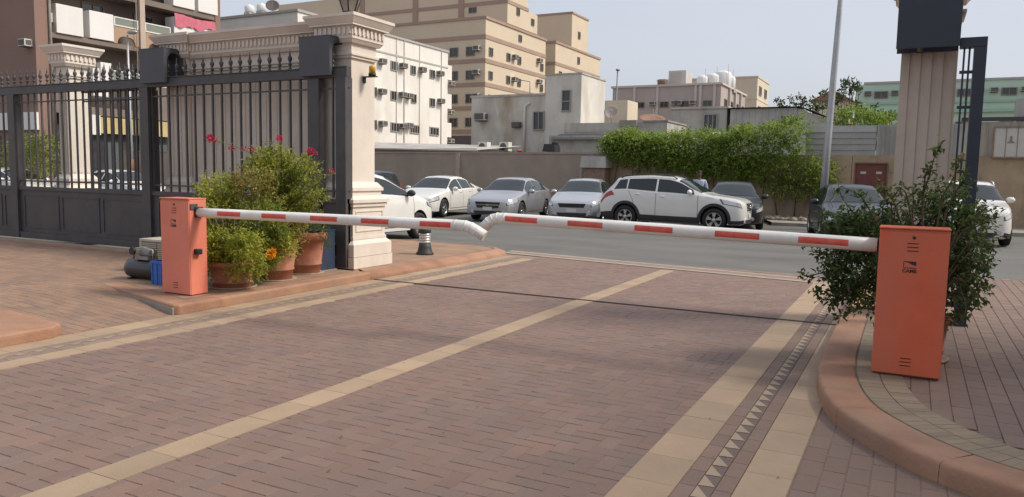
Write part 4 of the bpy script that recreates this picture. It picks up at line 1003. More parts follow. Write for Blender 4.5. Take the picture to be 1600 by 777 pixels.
# ------------------------------------------------------------------ weathered house with tower, in front of the beige block
m_old = mat('stained_old_plaster', (0.55, 0.52, 0.46), .9, var=.14, scale=.9, bump=.25, bscale=9, stain=(0.33, 0.245, 0.16), stain_amt=.9, stain_scale=.5, stain_lo=.43)
m_oldt = mat('old_tower_plaster', (0.62, 0.59, 0.53), .9, var=.1, scale=.7, bump=.2, bscale=9, stain=(0.40, 0.34, 0.26), stain_amt=.6, stain_scale=.7)
oh = thing('house', 'weathered flat roofed house with brown stains and a taller whitish tower', 'house', (-19, 38, 0))
MB().box(-22.47, -17.87, 38, 44, 0, 5.8).build('wall', m_old, oh)
MB().box(-22.53, -17.868, 37.95, 44.05, 5.801, 5.92).build('parapet_cap', m_grey, oh)
MB().box(-17.866, -15.79, 38, 41.5, 0, 6.85).build('tower', m_oldt, oh)
MB().box(-17.9, -15.75, 37.96, 41.54, 6.851, 6.93).build('tower_cap', m_grey, oh)
win_y(oh, 38, -18.55, -17.88, 3.95, 4.95, 1, mat('grey_bars', (.3, .28, .25), .6)); win_y(oh, 38, -16.88, -16.35, 4.92, 6.05, 0)
MB().box(-16.85, -16.38, 37.88, 37.94, 5.42, 5.47).build('window_bar', m_frame, oh)
acy(oh, 38, -21.7, 4.72, .8, mat('grimy_ac', (.46, .44, .40), .7, var=.2, scale=3))
MB().tube([(-19.05, 37.9, 2.5), (-19.05, 37.9, 5.25), (-18.8, 37.9, 5.4), (-18.8, 38.05, 5.4)], .07, 8).build('downpipe', mat('white_pvc_pipe', (.66, .63, .58), .6), oh)
acy(oh, 38, -19.5, 4.25, .55, mat('brown_box', (.16, .11, .085), .8))
MB().tube([(-19.3, 39, 5.9), (-19.3, 39, 6.7), (-19.9, 39, 6.8)], .03, 6).build('vent_pipe', m_frame, oh)
sh = thing('shed', 'low grey roofed shed behind the brown wall below the white building', 'shed', (-24, 33, 0))
MB().box(-30, -18.6, 32, 36, 0, 2.75).build('wall', mat('shed_render', (.42, .36, .29), .9, var=.15, scale=1), sh)
MB().add([(-30.2, 31.6, 2.85), (-18.3, 31.6, 2.66), (-18.3, 36.2, 3.02), (-30.2, 36.2, 3.30)], [(0, 1, 2, 3)]).add([(-30.2, 31.6, 2.78), (-18.3, 31.6, 2.59), (-18.3, 31.6, 2.66), (-30.2, 31.6, 2.85)], [(0, 1, 2, 3)]).build('roof', m_grey, sh)
MB().box(-29.2, -26.4, 31.9, 31.999, 2.77, 3.2).build('fascia', mat('shed_render', (.42, .36, .29), .9, var=.15, scale=1), sh)
for i, (px, lab) in enumerate(((757, 'dark grilled condenser unit on the shed roof, nearer the white building'), (790, 'pale condenser unit on the roof ledge left of the downpipe'))):
    p = at(px, 229, 35); t = thing('condenser_unit', lab, 'air conditioner', (p.x, 35, p.z - .25), 'condenser units behind the brown wall')
    MB().box(p.x - .26, p.x + .26, 34.8, 35.2, p.z - .24, p.z + .22).build('casing', m_acw, t)
    MB().lathe([(.17, 34.78), (.17, 34.799)], (p.x - .04, 0, p.z), 16, 'y').build('grille', m_acd, t)
p = at(862, 230, 33.5); t = thing('roof_tank', 'black box tank on the wall top below the whitish tower', 'tank', (p.x, 33.5, p.z))
MB().frus(p.x - .34, p.x + .24, 33.3, 33.9, p.z - .22, p.z + .14, .04, -.02).box(p.x + .05, p.x + .25, 33.4, 33.7, p.z + .141, p.z + .22).build('tank_body', m_blk, t)
t = thing('rag', 'small red rag lying on top of the brown wall', 'rag', at(811, 235, 31))
q = at(811, 236, 31); MB().ico((q.x, 31, q.z), (.16, .1, .06), 2, .6).build('cloth', mat('red_rag', (.45, .10, .05), .8), t)

# concrete parapets and roofs right of the tower
pa = thing('house', 'low grey concrete roof and parapet between the tower and the creeper', 'house', (-13, 36, 0))
MB().box(-16.3, -13.4, 35.2, 36.5, 0, 3.50).build('wall', m_grey, pa)
MB().box(-16.1, -10.7, 36.6, 40, 0, 4.2).build('parapet', m_grey, pa)
MB().add([(-16.2, 34.9, 3.30), (-13.3, 34.9, 3.30), (-13.2, 35.9, 3.62), (-16.0, 35.9, 3.62)], [(0, 1, 2, 3)]).build('eave_sheet', mat('dark_tin', (.05, .05, .055), .6), pa)
MB().box(-16.0, -13.2, 36.45, 36.599, 3.62, 3.75).build('ledge', m_conc, pa)
MB().box(-13.1, -12.2, 36.5, 36.599, 4.0, 4.3).box(-11.9, -10.65, 36.55, 40.05, 4.201, 4.28).build('coping', m_conc, pa)
MB().add([(-9.3, 34.5, 3.25), (-8.0, 34.5, 3.25), (-7.6, 35.5, 3.62), (-8.7, 35.5, 3.62)], [(0, 1, 2, 3)]).build('white_roof_sheet', mat('white_sheet', (.5, .5, .48), .6), pa)
lc = thing('house', 'small cream rooftop wall right of the tower behind the satellite dish', 'house', (-16, 46, 0))
MB().box(-18.5, -16.0, 46, 48, 0, at(960, 157, 46).z).build('wall', mat('cream_render', (.62, .54, .42), .9, var=.06, scale=.7), lc)
p = at(955, 176, 37.2); dish('satellite_dish', 'round pale satellite dish with rusty centre beside the tower', (p.x, 37.2, p.z), .36, (.25, -1, .25), mat('pale_dish', (.5, .47, .43), .6, col2=(.36, .22, .14), scale=1.5), None, .2)
p = at(1019, 183, 44); dish('satellite_dish', 'large rust brown dish lying low on the roofs before the grey block', (p.x, 44, p.z - .2), .75, (.2, -.35, 1), mat('rust_dish', (.25, .14, .09), .8, var=.15), None, .1)
# F: grey room and corrugated shed
f1 = thing('house', 'grey concrete roof room behind the creeper, left of the corrugated shed', 'house', (-11, 45, 0))
MB().box(-12.9, -9.7, 45, 49, 0, 5.5).build('wall', m_grey, f1); MB().box(-13.0, -9.6, 44.9, 49.1, 5.501, 5.62).build('roof', m_grey, f1)
win_y(f1, 45, -11.0, -10.2, 4.3, 5.2, 2)
f2 = thing('shed', 'pale corrugated shed with a small window and sloping roof above the creeper', 'shed', (-7.6, 45, 0))
ribs(-9.5, -5.9, 44.98, 2, 5.45, .35, False).build('wall', mat('pale_corrugated', (.46, .45, .42), .6, .1, var=.12, scale=1.2, stain=(.3, .28, .25), stain_amt=.5, stain_scale=.8), f2)
MB().box(-9.5, -5.9, 45.05, 48, 0, 5.44).build('room', m_grey, f2)
MB().add([(-9.6, 44.7, 5.5), (-5.7, 44.7, 5.5), (-5.7, 48, 5.62), (-9.6, 48, 5.62)], [(0, 1, 2, 3)]).add([(-5.7, 44.75, 5.5), (-3.9, 44.75, 4.75), (-3.9, 48, 4.75), (-5.7, 48, 5.5)], [(0, 1, 2, 3)]).build('roof', mat('dark_tin', (.05, .05, .055), .6), f2)
MB().prism([(-5.88, 0), (-4.1, 0), (-4.1, 4.7), (-5.88, 5.42)], 45.0, 47.9, 'y').build('lean_to', mat('pale_corrugated', (.46, .45, .42), .6), f2)
win_y(f2, 44.92, -6.75, -6.1, 4.55, 5.05, 1)
# E: long grey block
ge = thing('apartment_building', 'long mauve grey block with pilasters and a row of small windows', 'building', (-28, 95, 0))
m_ge = mat('mauve_grey_render', (0.40, 0.345, 0.325), .85, var=.06, scale=.4, stain=(.33, .28, .26), stain_amt=.4, stain_scale=.3)
m_gel = mat('pale_grey_trim', (0.52, 0.46, 0.43), .85)
MB().box(-35.1, -21.3, 95, 110, 0, 12.7).build('wall', m_ge, ge)
MB().box(-35.3, -21.1, 94.8, 110.2, 12.701, 12.95).build('cornice', m_gel, ge)
for x in (-32.3, -29.3, -24.5, -23.9, -22.2): MB().box(x, x + .3, 94.85, 94.999, 0, 12.7).build('pilaster', m_gel, ge)
for z in (10.1, 7.2):
    for x in (-31.9, -28.8, -26.2, -23.4): win_y(ge, 95, x, x + 1.1, z, z + .75, 1, m_wf)
    for x in (-30.0, -27.2, -26.6, -24.9): acy(ge, 95, x + .3, z + .55, .9)
for y in (97, 100.5, 104, 107.5): win_x(ge, -21.3, y, y + 1.3, 10.0, 11.2, 1, m_wf)
for y in (99, 102.5, 106): MB().box(-21.299, -21.0, y, y + .35, 0, 12.7).build('fin', m_gel, ge)
p0, p1 = at(1045, 111, 98), at(1075, 131, 98)
rbx = thing('roof_room', 'pale square room standing on the roof of the long grey block', 'roof room', (p0.x, 98, 12.95))
MB().box(p0.x, p1.x - .3, 98, 101, 12.6, p0.z).build('wall', mat('roof_room_sheet', (.50, .48, .45), .7, var=.08, scale=.8), rbx)
MB().box(p0.x + .25, p0.x + 1.6, 97.93, 97.999, 13.1, p0.z - .3).build('panel', mat('roof_room_panel', (.42, .39, .36), .7), rbx)
for i, (px, r, h) in enumerate(((1097, .7, 1.2), (1113, .9, 1.5), (1128, 1.15, 1.9), (1139, .8, 1.4))):
    p = at(px, 135, 99 + i); t = thing('water_tank', ['smallest pale tank at the left of the cluster on the grey block', 'pale tank second from the left in the cluster on the grey block', 'biggest domed white tank of the cluster on the grey block', 'white tank at the right end of the cluster on the grey block'][i], 'water tank', (p.x, 99 + i, 12.6), 'tanks on the grey block')
    MB().lathe([(r * .92, 12.9), (r, 13.0), (r, 12.8 + h), (r * .85, 13.0 + h), (r * .4, 13.2 + h), (.01, 13.25 + h)], (p.x, 99 + i, 0), 18).build('tank_body', m_tank, t)
    MB().box(p.x - r, p.x + r, 98.4 + i, 99.6 + i, 12.4, 12.899).build('stand', m_grey, t)
    MB().tube([(p.x + r * .8, 98.2 + i, 12.6), (p.x + r * .8, 98.2 + i, 13.9 + h)], .03, 5).build('aerial', m_frame, t)
t = thing('roof_drum', 'small brown drum on the roof of the long grey block', 'drum', at(1035, 128, 97)); q = at(1035, 130, 97)
MB().lathe([(.45, -.5), (.5, -.45), (.5, .45), (.45, .5)], (q.x, 97, q.z), 16, 'x').build('drum_body', mat('brown_drum', (.14, .10, .08), .7), t)
cb = thing('apartment_building', 'cream building behind the water tanks with windows on its sunny side', 'building', (-30, 130, 0))
m_cb = mat('cream_block_render', (.58, .51, .41), .85, var=.04, scale=.3)
MB().box(-40, -23.35, 130, 141, 0, 17.7).build('wall', m_cb, cb); MB().box(-40.1, -23.25, 129.9, 141.1, 17.701, 17.95).box(-40, -23.28, 129.93, 141.05, 14.2, 14.4).build('band', m_cb, cb)
for z in (12.0, 15.2):
    for y in (131.5, 136.5): win_x(cb, -23.35, y, y + 2.2, z - .2, z + 1.3, 1, m_wf); 
# G: green block
gb = thing('apartment_building', 'pale green block with dark windows behind the right pier', 'building', (6, 80, 0))
m_gb = mat('pale_green_render', (.46, .585, .49), .8, var=.05, scale=.4, stain=(.40, .52, .43), stain_amt=.4, stain_scale=.3)
m_gbd = mat('bright_green_trim', (.30, .49, .36), .8)
prof_ = [(-5.4 + .8 * (1 - math.cos(PI / 2 * k / 8)), 80.8 - .8 * math.sin(PI / 2 * k / 8)) for k in range(9)] + [(26, 80), (26, 92), (-5.4, 92)]
MB().prism(prof_, 0, 10.45, 'z').build('wall', m_gb, gb)
MB().box(-4.7, 26, 79.9, 92, 10.451, 10.65).build('roof_edge', mat('grey_cap', (.4, .38, .36), .8), gb)
MB().box(-4.5, 26, 79.85, 79.999, 8.55, 8.75).box(-4.5, 26, 79.7, 79.999, 7.7, 7.95).build('floor_band', m_gbd, gb)
for k in range(6):
    x = -3.75 + 3.35 * k; win_y(gb, 80, x, x + 1.15, 9.1, 9.78, 1, m_wf)
    acy(gb, 80, x - .55, 9.6, .75, mat('green_ac', (.36, .45, .36), .7)); acy(gb, 80, x + 1.7, 9.6, .75, mat('green_ac', (.36, .45, .36), .7))
    win_y(gb, 80, x, x + 1.15, 6.0, 6.9, 1, m_wf)
sr = thing('house', 'small house with a red brown roof showing between the sparse trees', 'house', (-7, 100, 0))
q0, q1 = at(1270, 165, 100), at(1300, 150, 100)
MB().box(q0.x, q1.x + 2, 100, 106, 0, q1.z - .6).build('wall', m_cb, sr)
MB().prism([(q0.x - .4, q1.z - .6), (q1.x + 2.4, q1.z - .6), ((q0.x + q1.x) / 2 + 1, q1.z + .7)], 99.6, 106.4, 'y').build('roof', mat('red_roof', (.26, .13, .09), .8), sr)

# ------------------------------------------------------------------ sparse trees behind the fence
TG = [(0.035, 0.06, 0.02), (0.05, 0.085, 0.028), (0.07, 0.11, 0.035)]
def sparse_tree(label, px0, px1, py_tips, Y, base_px, n_tip, pal=TG, L=.24, low=True):
    b = at(base_px, 200, Y); t = thing('tree', label, 'tree', (b.x, Y, 0), 'trees behind the fence')
    lv = Leaves(); st = MB(); st.tube([(b.x, Y, 0), (b.x + .1, Y, 2.0), (b.x, Y, 3.4)], [.16, .13, .10], 8)
    for i in range(n_tip):
        px = px0 + (px1 - px0) * (i + rnd(.1, .9)) / n_tip; py = py_tips(px) + rnd(-6, 22)
        e = at(px, py, Y + rnd(-1, 1)); m = Vector((b.x, Y, 3.2)).lerp(e, .5) + Vector((rnd(-.2, .2), rnd(-.3, .3), -.35))
        st.tube([(b.x, Y, 3.0), m, e], [.06, .035, .015], 5)
        for _ in range(22): lv.leaf(e + rdir() * .14 + Vector((0, 0, rnd(-.25, .05))), rdir() + Vector((0, 0, .4)), rdir(), L * rnd(.7, 1.2), L * .42, lcol(pal, random.random()))
        for f in (.6, .8):
            p = m.lerp(e, f)
            for _ in range(3): lv.leaf(p + rdir() * .12, rdir() + Vector((0, 0, .3)), rdir(), L * .8, L * .36, lcol(pal, random.random()))
    lv.build('crown', m_leaf, t, recalc=False); st.build('trunk', m_bark, t)
sparse_tree('sparse tree with tufted leaves between the lamp post and the cream building', 1212, 1292, lambda x: 160 - (x - 1212) * .22, 50, 1262, 17)
sparse_tree('sparse tree with tufted leaves just left of the green block', 1292, 1345, lambda x: 150 - 18 * math.sin((x - 1292) / 53 * 2.4), 48, 1322, 15)
sparse_tree('sparse tufted tree standing in front of the green block', 1335, 1396, lambda x: 158 + (x - 1335) * .35, 46, 1365, 15)
bsh = thing('shrub', 'bright green bush growing over the top of the metal sheet fence', 'shrub', (-1.5, 32.5, 0)); lv = Leaves(); st = MB()
for px, py, rx, rz in ((1325, 188, .55, .28), (1350, 190, .5, .28), (1375, 195, .45, .3), (1390, 190, .4, .25), (1305, 186, .4, .2), (1340, 178, .4, .2), (1382, 208, .3, .2)):
    clump(lv, at(px, py, 32.0), (rx, .5, rz), 420, .10, HG, seed=px, W=.55)
    q = at(px, py, 32); st.tube([(q.x, 32.3, 0), (q.x, 32.2, q.z)], [.04, .015], 6)
lv.build('foliage', m_leaf, bsh, recalc=False); st.build('stem', m_bark, bsh)

# ------------------------------------------------------------------ balcony building on the left
X = -45.0
m_ab = mat('brown_pink_render', (0.245, 0.155, 0.125), .85, var=.05, scale=.5, stain=(.20, .13, .105), stain_amt=.4, stain_scale=.3)
m_ab2 = mat('taupe_recess_render', (0.20, 0.155, 0.13), .85, var=.08, scale=.6)
m_tanr = mat('tan_spandrel_render', (0.40, 0.27, 0.18), .85, var=.06, scale=.8)
m_wp = mat('white_balcony_panel', (0.74, 0.72, 0.69), .6, var=.03, scale=.6, stain=(.6, .57, .52), stain_amt=.4, stain_scale=.4)
ab = thing('apartment_building', 'brown building with white boxed balconies and shops behind the gate on the left', 'building', (-50, 33, 0))
MB().box(-80, X, 27.11, 28.05, 0, 20).build('wall', m_ab, ab)
MB().box(-80, -46.6, 28.051, 40.45, 0, 20).build('recessed_wall', m_ab2, ab)
MB().box(-46.6, X, 40.0, 40.45, 4.8, 20).build('end_pier', m_ab, ab)
for z0, z1 in ((4.7, 5.2), (9.02, 9.3), (12.1, 12.45), (15.3, 15.6)): MB().box(-46.599, X - .05, 28.052, 39.999, z0, z1).build('balcony_slab', m_ab2, ab)
def abox(y0, y1, z0, z1, d=.0, name='balcony_panel'):
    return MB().box(X - .9, X + d, y0, y1, z0, z1).build(name, m_wp, ab, bevel=.03)
abox(28.35, 30.0, 9.32, 11.0, .05); abox(30.4, 32.0, 9.36, 11.0, .05)
abox(36.45, 38.2, 12.46, 14.6, .05); abox(38.5, 40.2, 12.46, 14.6, .05); abox(36.5, 40.0, 9.9, 11.75)
abox(28.1, 28.34, 9.9, 10.45, -.2); abox(30.6, 31.6, 5.9, 7.6, -.1)
p0, p1 = atx(157, 97, X), atx(176, 130, X); abox(p0.y, p1.y, p1.z, p0.z, 0.0)
def rail(y0, y1, z0, z1):
    r = MB(); t = .07
    r.box(X - .05, X + .03, y0, y1, z1 - t, z1).box(X - .05, X + .03, y0, y1, z0, z0 + t).box(X - .05, X + .03, y0, y0 + t, z0 + t + .001, z1 - t - .001).box(X - .05, X + .03, y1 - t, y1, z0 + t + .001, z1 - t - .001)
    o = r.build('balcony_rail', m_wp, ab)
    MB().box(X - .02, X + .005, y0 + t + .002, y1 - t - .002, z0 + t + .002, z1 - t - .002).build('rail_glass', mat('green_rail_glass', (.20, .22, .18), .15, spec=.6), o)
rail(32.05, 33.75, 10.38, 10.95); rail(34.25, 36.2, 10.35, 10.95)
rail(31.8, 33.75, 6.9, 7.6); rail(34.25, 36.4, 6.9, 7.6)
def arch(y0, y1, z0, z1):
    r = .55; pts = [(y0, z1), (y0, z0)] + [(y0 + .25 + r * .8 * (1 - math.cos(a)), z0 + r * math.sin(a) * .9) for a in [PI / 2 * k / 6 for k in range(7)]] + [(y1 - .25 - r * .8 * (1 - math.cos(a)), z0 + r * math.sin(a) * .9) for a in [PI / 2 * (6 - k) / 6 for k in range(7)]] + [(y1, z0), (y1, z1)]
    MB().prism(pts, X - .15, X - .01, 'x').build('arched_spandrel', m_tanr, ab)
arch(32.02, 33.8, 9.3, 10.37); arch(34.22, 36.45, 9.2, 10.34)
MB().box(X - .2, X + .12, 33.83, 34.2, 0, 20).build('column', mat('pale_column_render', (.46, .37, .30), .85, var=.06, scale=1), ab)
MB().tube([(X + .08, 27.95, 0), (X + .08, 27.95, 20)], .08, 8).build('downpipe', m_conc, ab)
MB().tube([(X + .18, 33.5, 0), (X + .18, 33.5, 20)], .03, 6).build('cable', m_conc, ab)
for y in (31.0, 34.6, 37.6):
    for z in (10.1, 6.6, 13.2): win_x(ab, -46.6, y, y + 1.5, z, z + 1.7, 1, m_wf)
p = at(46, 68, 27.11); acy(ab, 27.11, p.x, p.z, .75, m_acw)
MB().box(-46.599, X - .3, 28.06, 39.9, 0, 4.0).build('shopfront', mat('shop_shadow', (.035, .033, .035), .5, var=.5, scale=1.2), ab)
for y in (29.6, 31.5, 33.0, 35.0, 37.0): MB().box(X - .299, X - .25, y, y + .9, .2, 3.1).build('shop_door', mat('shop_glass', (.10, .11, .12), .2), ab)
y0, y1 = atx(150, 180, X).y, 36.0
sb_ = MB().box(X - .02, X + .12, y0, y1, 3.62, 4.62).build('shop_sign', mat('yellow_sign_board', (.52, .39, .18), .6, var=.15, scale=1.5), ab)
MB().box(X + .121, X + .13, y0 + 2.9, y0 + 3.7, 4.3, 4.6).build('red_patch', mat('red_sign_patch', (.5, .06, .05), .6), sb_)
MB().box(X + .0, X + .5, y0 - .9, y0 - .05, 3.5, 4.7).build('white_sign', m_wp, ab)
MB().box(-56, X + .02, 26.85, 27.109, 3.62, 4.62).build('white_sign', m_wp, ab)
for x in (-54, -51, -48): MB().box(x, x + 2.2, 27.05, 27.108, .2, 3.3).build('shop_window', mat('shop_glass', (.10, .11, .12), .2), ab)
# pink sheet over the balcony
cl = thing('cloth', 'pink sheet hung over the white balcony of the brown building', 'cloth', (X + .1, 38, 11.4))
mb = MB(); NX, NZ = 40, 8; v = []; f = []
for i in range(NX + 1):
    for j in range(NZ + 1):
        y = 36.5 + 3.45 * i / NX; dz = .62 + .12 * math.sin(i * .35) + .18 * (1 if i < 18 else .5 * math.sin((i - 18) * .2))
        v.append((X + .06 + .04 * math.sin(i * .9 + j * .3) + .03 * j / NZ, y, 11.93 + .05 * math.sin(i * .16 + 1) - dz * j / NZ))
for i in range(NX):
    for j in range(NZ): f.append((i * (NZ + 1) + j, (i + 1) * (NZ + 1) + j, (i + 1) * (NZ + 1) + j + 1, i * (NZ + 1) + j + 1))
mb.add(v, f, True).build('sheet', mat('pink_cloth', (.55, .15, .20), .9, var=.15, scale=3), cl)

# ------------------------------------------------------------------ street lamps
m_lamp = mat('galvanised_pole', (.42, .43, .44), .45, .5, var=.1, scale=2)
sl = thing('street_lamp', 'tall tapered grey lamp post behind the dark parked car on the right', 'street lamp', (-2.47, 25.7, 0))
MB().tube([(-2.50, 25.7, 0), (-2.42, 25.7, 3), (-2.33, 25.7, 6), (-2.25, 25.7, 8.6), (-2.6, 25.5, 9.0), (-3.4, 25.2, 9.1)], [.125, .105, .085, .06, .05, .045], 14).build('pole', m_lamp, sl)
MB().tube([(-2.50, 25.7, 0), (-2.49, 25.7, .12)], .22, 12).build('base', m_lamp, sl)
MB().ico((-3.65, 25.1, 9.12), (.4, .16, .09), 2).build('lamp_head', m_lamp, sl)
p = atx(207, 300, -40.5); q = atx(199, 55, -40.5)
s2_ = thing('street_lamp', 'slim grey street lamp with round head in front of the balcony building', 'street lamp', (p.x, p.y, 0))
MB().tube([(p.x, p.y, 0), (p.x, p.y, 4), (q.x, q.y, q.z)], [.11, .08, .055], 10).build('pole', m_lamp, s2_)
MB().ico((q.x + .3, q.y + .1, q.z + .15), (.42, .2, .13), 2).build('lamp_head', m_lamp, s2_)
MB().box(p.x - .14, p.x + .14, p.y - .14, p.y + .14, 0.9, 2.0).build('notice_wrap', mat('faded_red_wrap', (.36, .17, .11), .8), s2_)
p = at(965, 112, 58)
s3_ = thing('street_lamp', 'thin distant lamp post left of the long grey block', 'street lamp', (p.x, 58, 0))
MB().tube([(p.x - .15, 58, 0), (p.x, 58, p.z)], [.09, .05], 8).build('pole', mat('dark_pole', (.16, .17, .18), .5, .4), s3_)
MB().ico((p.x + .05, 57.9, p.z + .1), (.14, .3, .1), 2).build('lamp_head', mat('dark_pole', (.16, .17, .18), .5, .4), s3_)
# shrubs beyond the gate at left
q = at(55, 240, 19); bs = thing('shrub', 'dark green bush seen through the left bars of the gate', 'shrub', (q.x, 19, 0)); lv = Leaves(); st = MB()
for px, py, r in ((40, 232, .55), (60, 240, .6), (72, 225, .5), (50, 260, .7), (75, 255, .5), (20, 250, .6)): clump(lv, at(px, py, 19), (r, r, r * .9), 600, .10, GG, seed=px)
for px in (30, 50, 70): a = at(px, 250, 19); st.tube([(a.x, 19, 0), (a.x, 19, a.z)], [.05, .02], 6)
lv.build('foliage', m_leaf, bs, recalc=False); st.build('stem', m_bark, bs)

# ------------------------------------------------------------------ unseen building added right of the drive only to shade the right island
shade_block = thing('building', 'unseen beige block added beyond the right edge to shade the right island', 'building', (14, 0, 0))
MB().box(8.5, 22, -16, 11.5, 0, 10.5).build('wall', m_bg, shade_block)
MB().box(8.3, 22.2, -16.2, 11.7, 10.501, 10.9).build('parapet', m_band, shade_block)
for k in range(7):
    for z in (1.0, 4.4, 7.6): 
        y = -14 + 3.6 * k; MB().box(8.42, 8.499, y, y + 1.4, z, z + 1.5).build('window', m_glass, shade_block)
# ------------------------------------------------------------------ cars
m_cglass = mat('car_glass', (0.022, 0.028, 0.031), 0.05, spec=.5)
m_tyre = mat('tyre_rubber', (0.016, 0.016, 0.017), .8)
m_rim = mat('alloy_rim', (.55, .55, .56), .3, .85)
m_chrome = mat('chrome_trim', (.7, .7, .7), .12, 1.0)
m_lens = mat('headlight_lens', (.55, .56, .57), .12, .25, spec=.8, coat=.6)
m_tail = mat('tail_lens', (.40, .02, .03), .15, spec=.7)
m_clad = mat('dark_cladding', (.025, .025, .027), .6)
m_plate = mat('number_plate', (.62, .62, .60), .5)
m_bez = mat('lamp_bezel', (.08, .08, .085), .25, spec=.6)
m_seam = mat('door_gap', (.03, .03, .03), .8)
def smooth1(xs, ys, S, sig):
    y = np.interp(S, xs, ys); d = S[1] - S[0]; r = max(1, int(3 * sig / d)); k = np.exp(-.5 * (np.arange(-r, r + 1) * d / sig) ** 2); k /= k.sum()
    yp = np.concatenate([2 * y[0] - y[r:0:-1], y, 2 * y[-1] - y[-2:-r - 2:-1]]); return np.convolve(yp, k, 'valid')
SED = dict(L=4.62, W=1.80, H=1.475, wb=2.69, fo=.93, rw=.325,
    zt=[(0, .66), (.05, .74), (.3, .81), (.9, .92), (1.25, .985), (1.98, 1.37), (2.3, 1.455), (2.75, 1.475), (3.3, 1.425), (4.0, 1.10), (4.2, 1.06), (4.52, 1.02), (4.62, .86)],
    zb=[(0, .60), (.1, .68), (.4, .745), (1.2, .90), (2.5, .95), (3.6, 1.0), (4.1, 1.01), (4.5, .97), (4.62, .80)],
    ws=(1.30, 2.08), rg=(3.12, 3.98), dl=(1.52, 3.72), roofw=.60)
SUV = dict(L=4.40, W=1.79, H=1.63, wb=2.70, fo=.83, rw=.345,
    zt=[(0, .80), (.06, .91), (.3, .985), (.9, 1.06), (1.15, 1.10), (1.85, 1.50), (2.2, 1.60), (2.8, 1.63), (3.5, 1.60), (3.86, 1.55), (4.16, 1.16), (4.32, 1.06), (4.40, .85)],
    zb=[(0, .74), (.1, .85), (.5, .935), (1.15, 1.04), (2.5, 1.08), (3.5, 1.16), (4.0, 1.14), (4.2, 1.05), (4.40, .78)],
    ws=(1.20, 1.95), rg=(3.86, 4.14), dl=(1.42, 3.93), roofw=.64)
def vary(base, **k): d = dict(base); d.update(k); return d
def make_car(label, P, pos, yaw, paint, clad=False, grille='bar', rails=False, cat='car', group='parked cars', spokes=5, hatchback=False):
    L, W, H = P['L'], P['W'], P['H']; hw = W / 2
    S = np.linspace(0, L, 260)
    zt = smooth1(*zip(*P['zt']), S, .05); zb = smooth1(*zip(*P['zb']), S, .06); zt = np.maximum(zt, zb + .012)
    wpts = P.get('w', [(0, .70), (.03, .78), (.1, .865), (.22, .93), (.45, .975), (.9, 1), (L - 1.1, 1), (L - .5, .96), (L - .15, .89), (L, .80)])
    wd = smooth1(*zip(*wpts), S, .035) * hw * .985
    zs = smooth1([0, .1, .5, L - .6, L - .1, L], [.27, .20, .19, .21, .26, .32], S, .08)
    hr = max(zt - zb)
    SP = np.array([0, .80, .96, 1, .995, .955])
    def sec(s):
        i = float(np.interp(s, S, np.arange(len(S)))); i0 = int(min(i, len(S) - 2)); f = i - i0
        g = lambda a: a[i0] * (1 - f) + a[i0 + 1] * f
        w, b, t, z0 = g(wd), g(zb), g(zt), g(zs); h = t - b; q = max(0, min(1, h / (H - .95)))
        wr = P['roofw'] * hw * 1.0 + .02; y5 = w * .955; y6 = (y5 - .02) - (y5 - .02 - wr) * q
        dz = min(.3 * h, .085)
        return [(0, z0 + .03), (w * .80, z0), (w * .965, z0 + .035), (w, z0 + .38 * (b - z0)), (w * .992, z0 + .78 * (b - z0)), (y5, b), (y6, t - dz), (y6 * .90, t - min(.13 * h, .032)), (y6 * .5, t - min(.035 * h, .009)), (0, t)]
    def Pt(s, j, side=1):
        c = sec(s); j = max(0, min(8.9999, j)); i = int(j); f = j - i
        return Vector((L / 2 - s, side * (c[i][0] * (1 - f) + c[i + 1][0] * f), c[i][1] * (1 - f) + c[i + 1][1] * f))
    def Nrm(s, j, side):
        a = Pt(min(L, s + .02), j, side) - Pt(max(0, s - .02), j, side); b = Pt(s, min(9, j + .08), side) - Pt(s, max(0, j - .08), side)
        n = a.cross(b) * (1 if side < 0 else -1)
        n = n.normalized() if n.length > 1e-9 else Vector((0, 0, 1))
        c = Pt(s, j, side) - Vector((L / 2 - s, 0, .5 * H)) * 1.0
        if n.dot(Vector((0, c.y, c.z))) < 0: n = -n
        return n
    def patch(mb, s0, s1, j0, j1, ns, nj, off, side, sl0=0, sl1=0):
        v = []; f = []
        for k in range(nj + 1):
            t = k / nj
            for i in range(ns + 1):
                s = (s0 + sl0 * t) + ((s1 + sl1 * t) - (s0 + sl0 * t)) * i / ns; j = j0 + (j1 - j0) * t
                v.append(Pt(s, j, side) + Nrm(s, j, side) * off)
        for k in range(nj):
            for i in range(ns):
                a = k * (ns + 1) + i; q = (a, a + 1, a + ns + 2, a + ns + 1); f.append(q if side > 0 else q[::-1])
        mb.add(v, f, True); return mb
    t = thing('parked_car', label, cat, (pos[0], pos[1], 0), group, yaw)
    # body shell
    st = sorted(set(list(np.round(np.linspace(0, .5, 14) ** 1.0, 4)) + list(np.round(np.linspace(.5, L - .5, 56), 4)) + list(np.round(np.linspace(L - .5, L, 12), 4))))
    mb = MB(); V = []; n = 19
    jj = [0, 1, 2, 2.5, 3, 3.5, 4, 4.5, 5, 5.02, 5.98, 6, 6.5, 7, 7.5, 8, 8.5, 8.99]
    ring = [(j, 1) for j in jj] + [(j, -1) for j in jj[1:-1]][::-1]
    nr = len(ring)
    for s in st:
        for j, sd_ in ring: V.append(Pt(s, j, sd_))
    F = [(i * nr + k, i * nr + (k + 1) % nr, (i + 1) * nr + (k + 1) % nr, (i + 1) * nr + k) for i in range(len(st) - 1) for k in range(nr)]
    F += [list(range(nr))[::-1], [(len(st) - 1) * nr + k for k in range(nr)]]
    mb.add(V, F, True)
    body = mb.build('body', [paint, m_clad], t, world=False)
    fx, rx = L / 2 - P['fo'], L / 2 - P['fo'] - P['wb']; rw = P['rw']
    cut = MB()
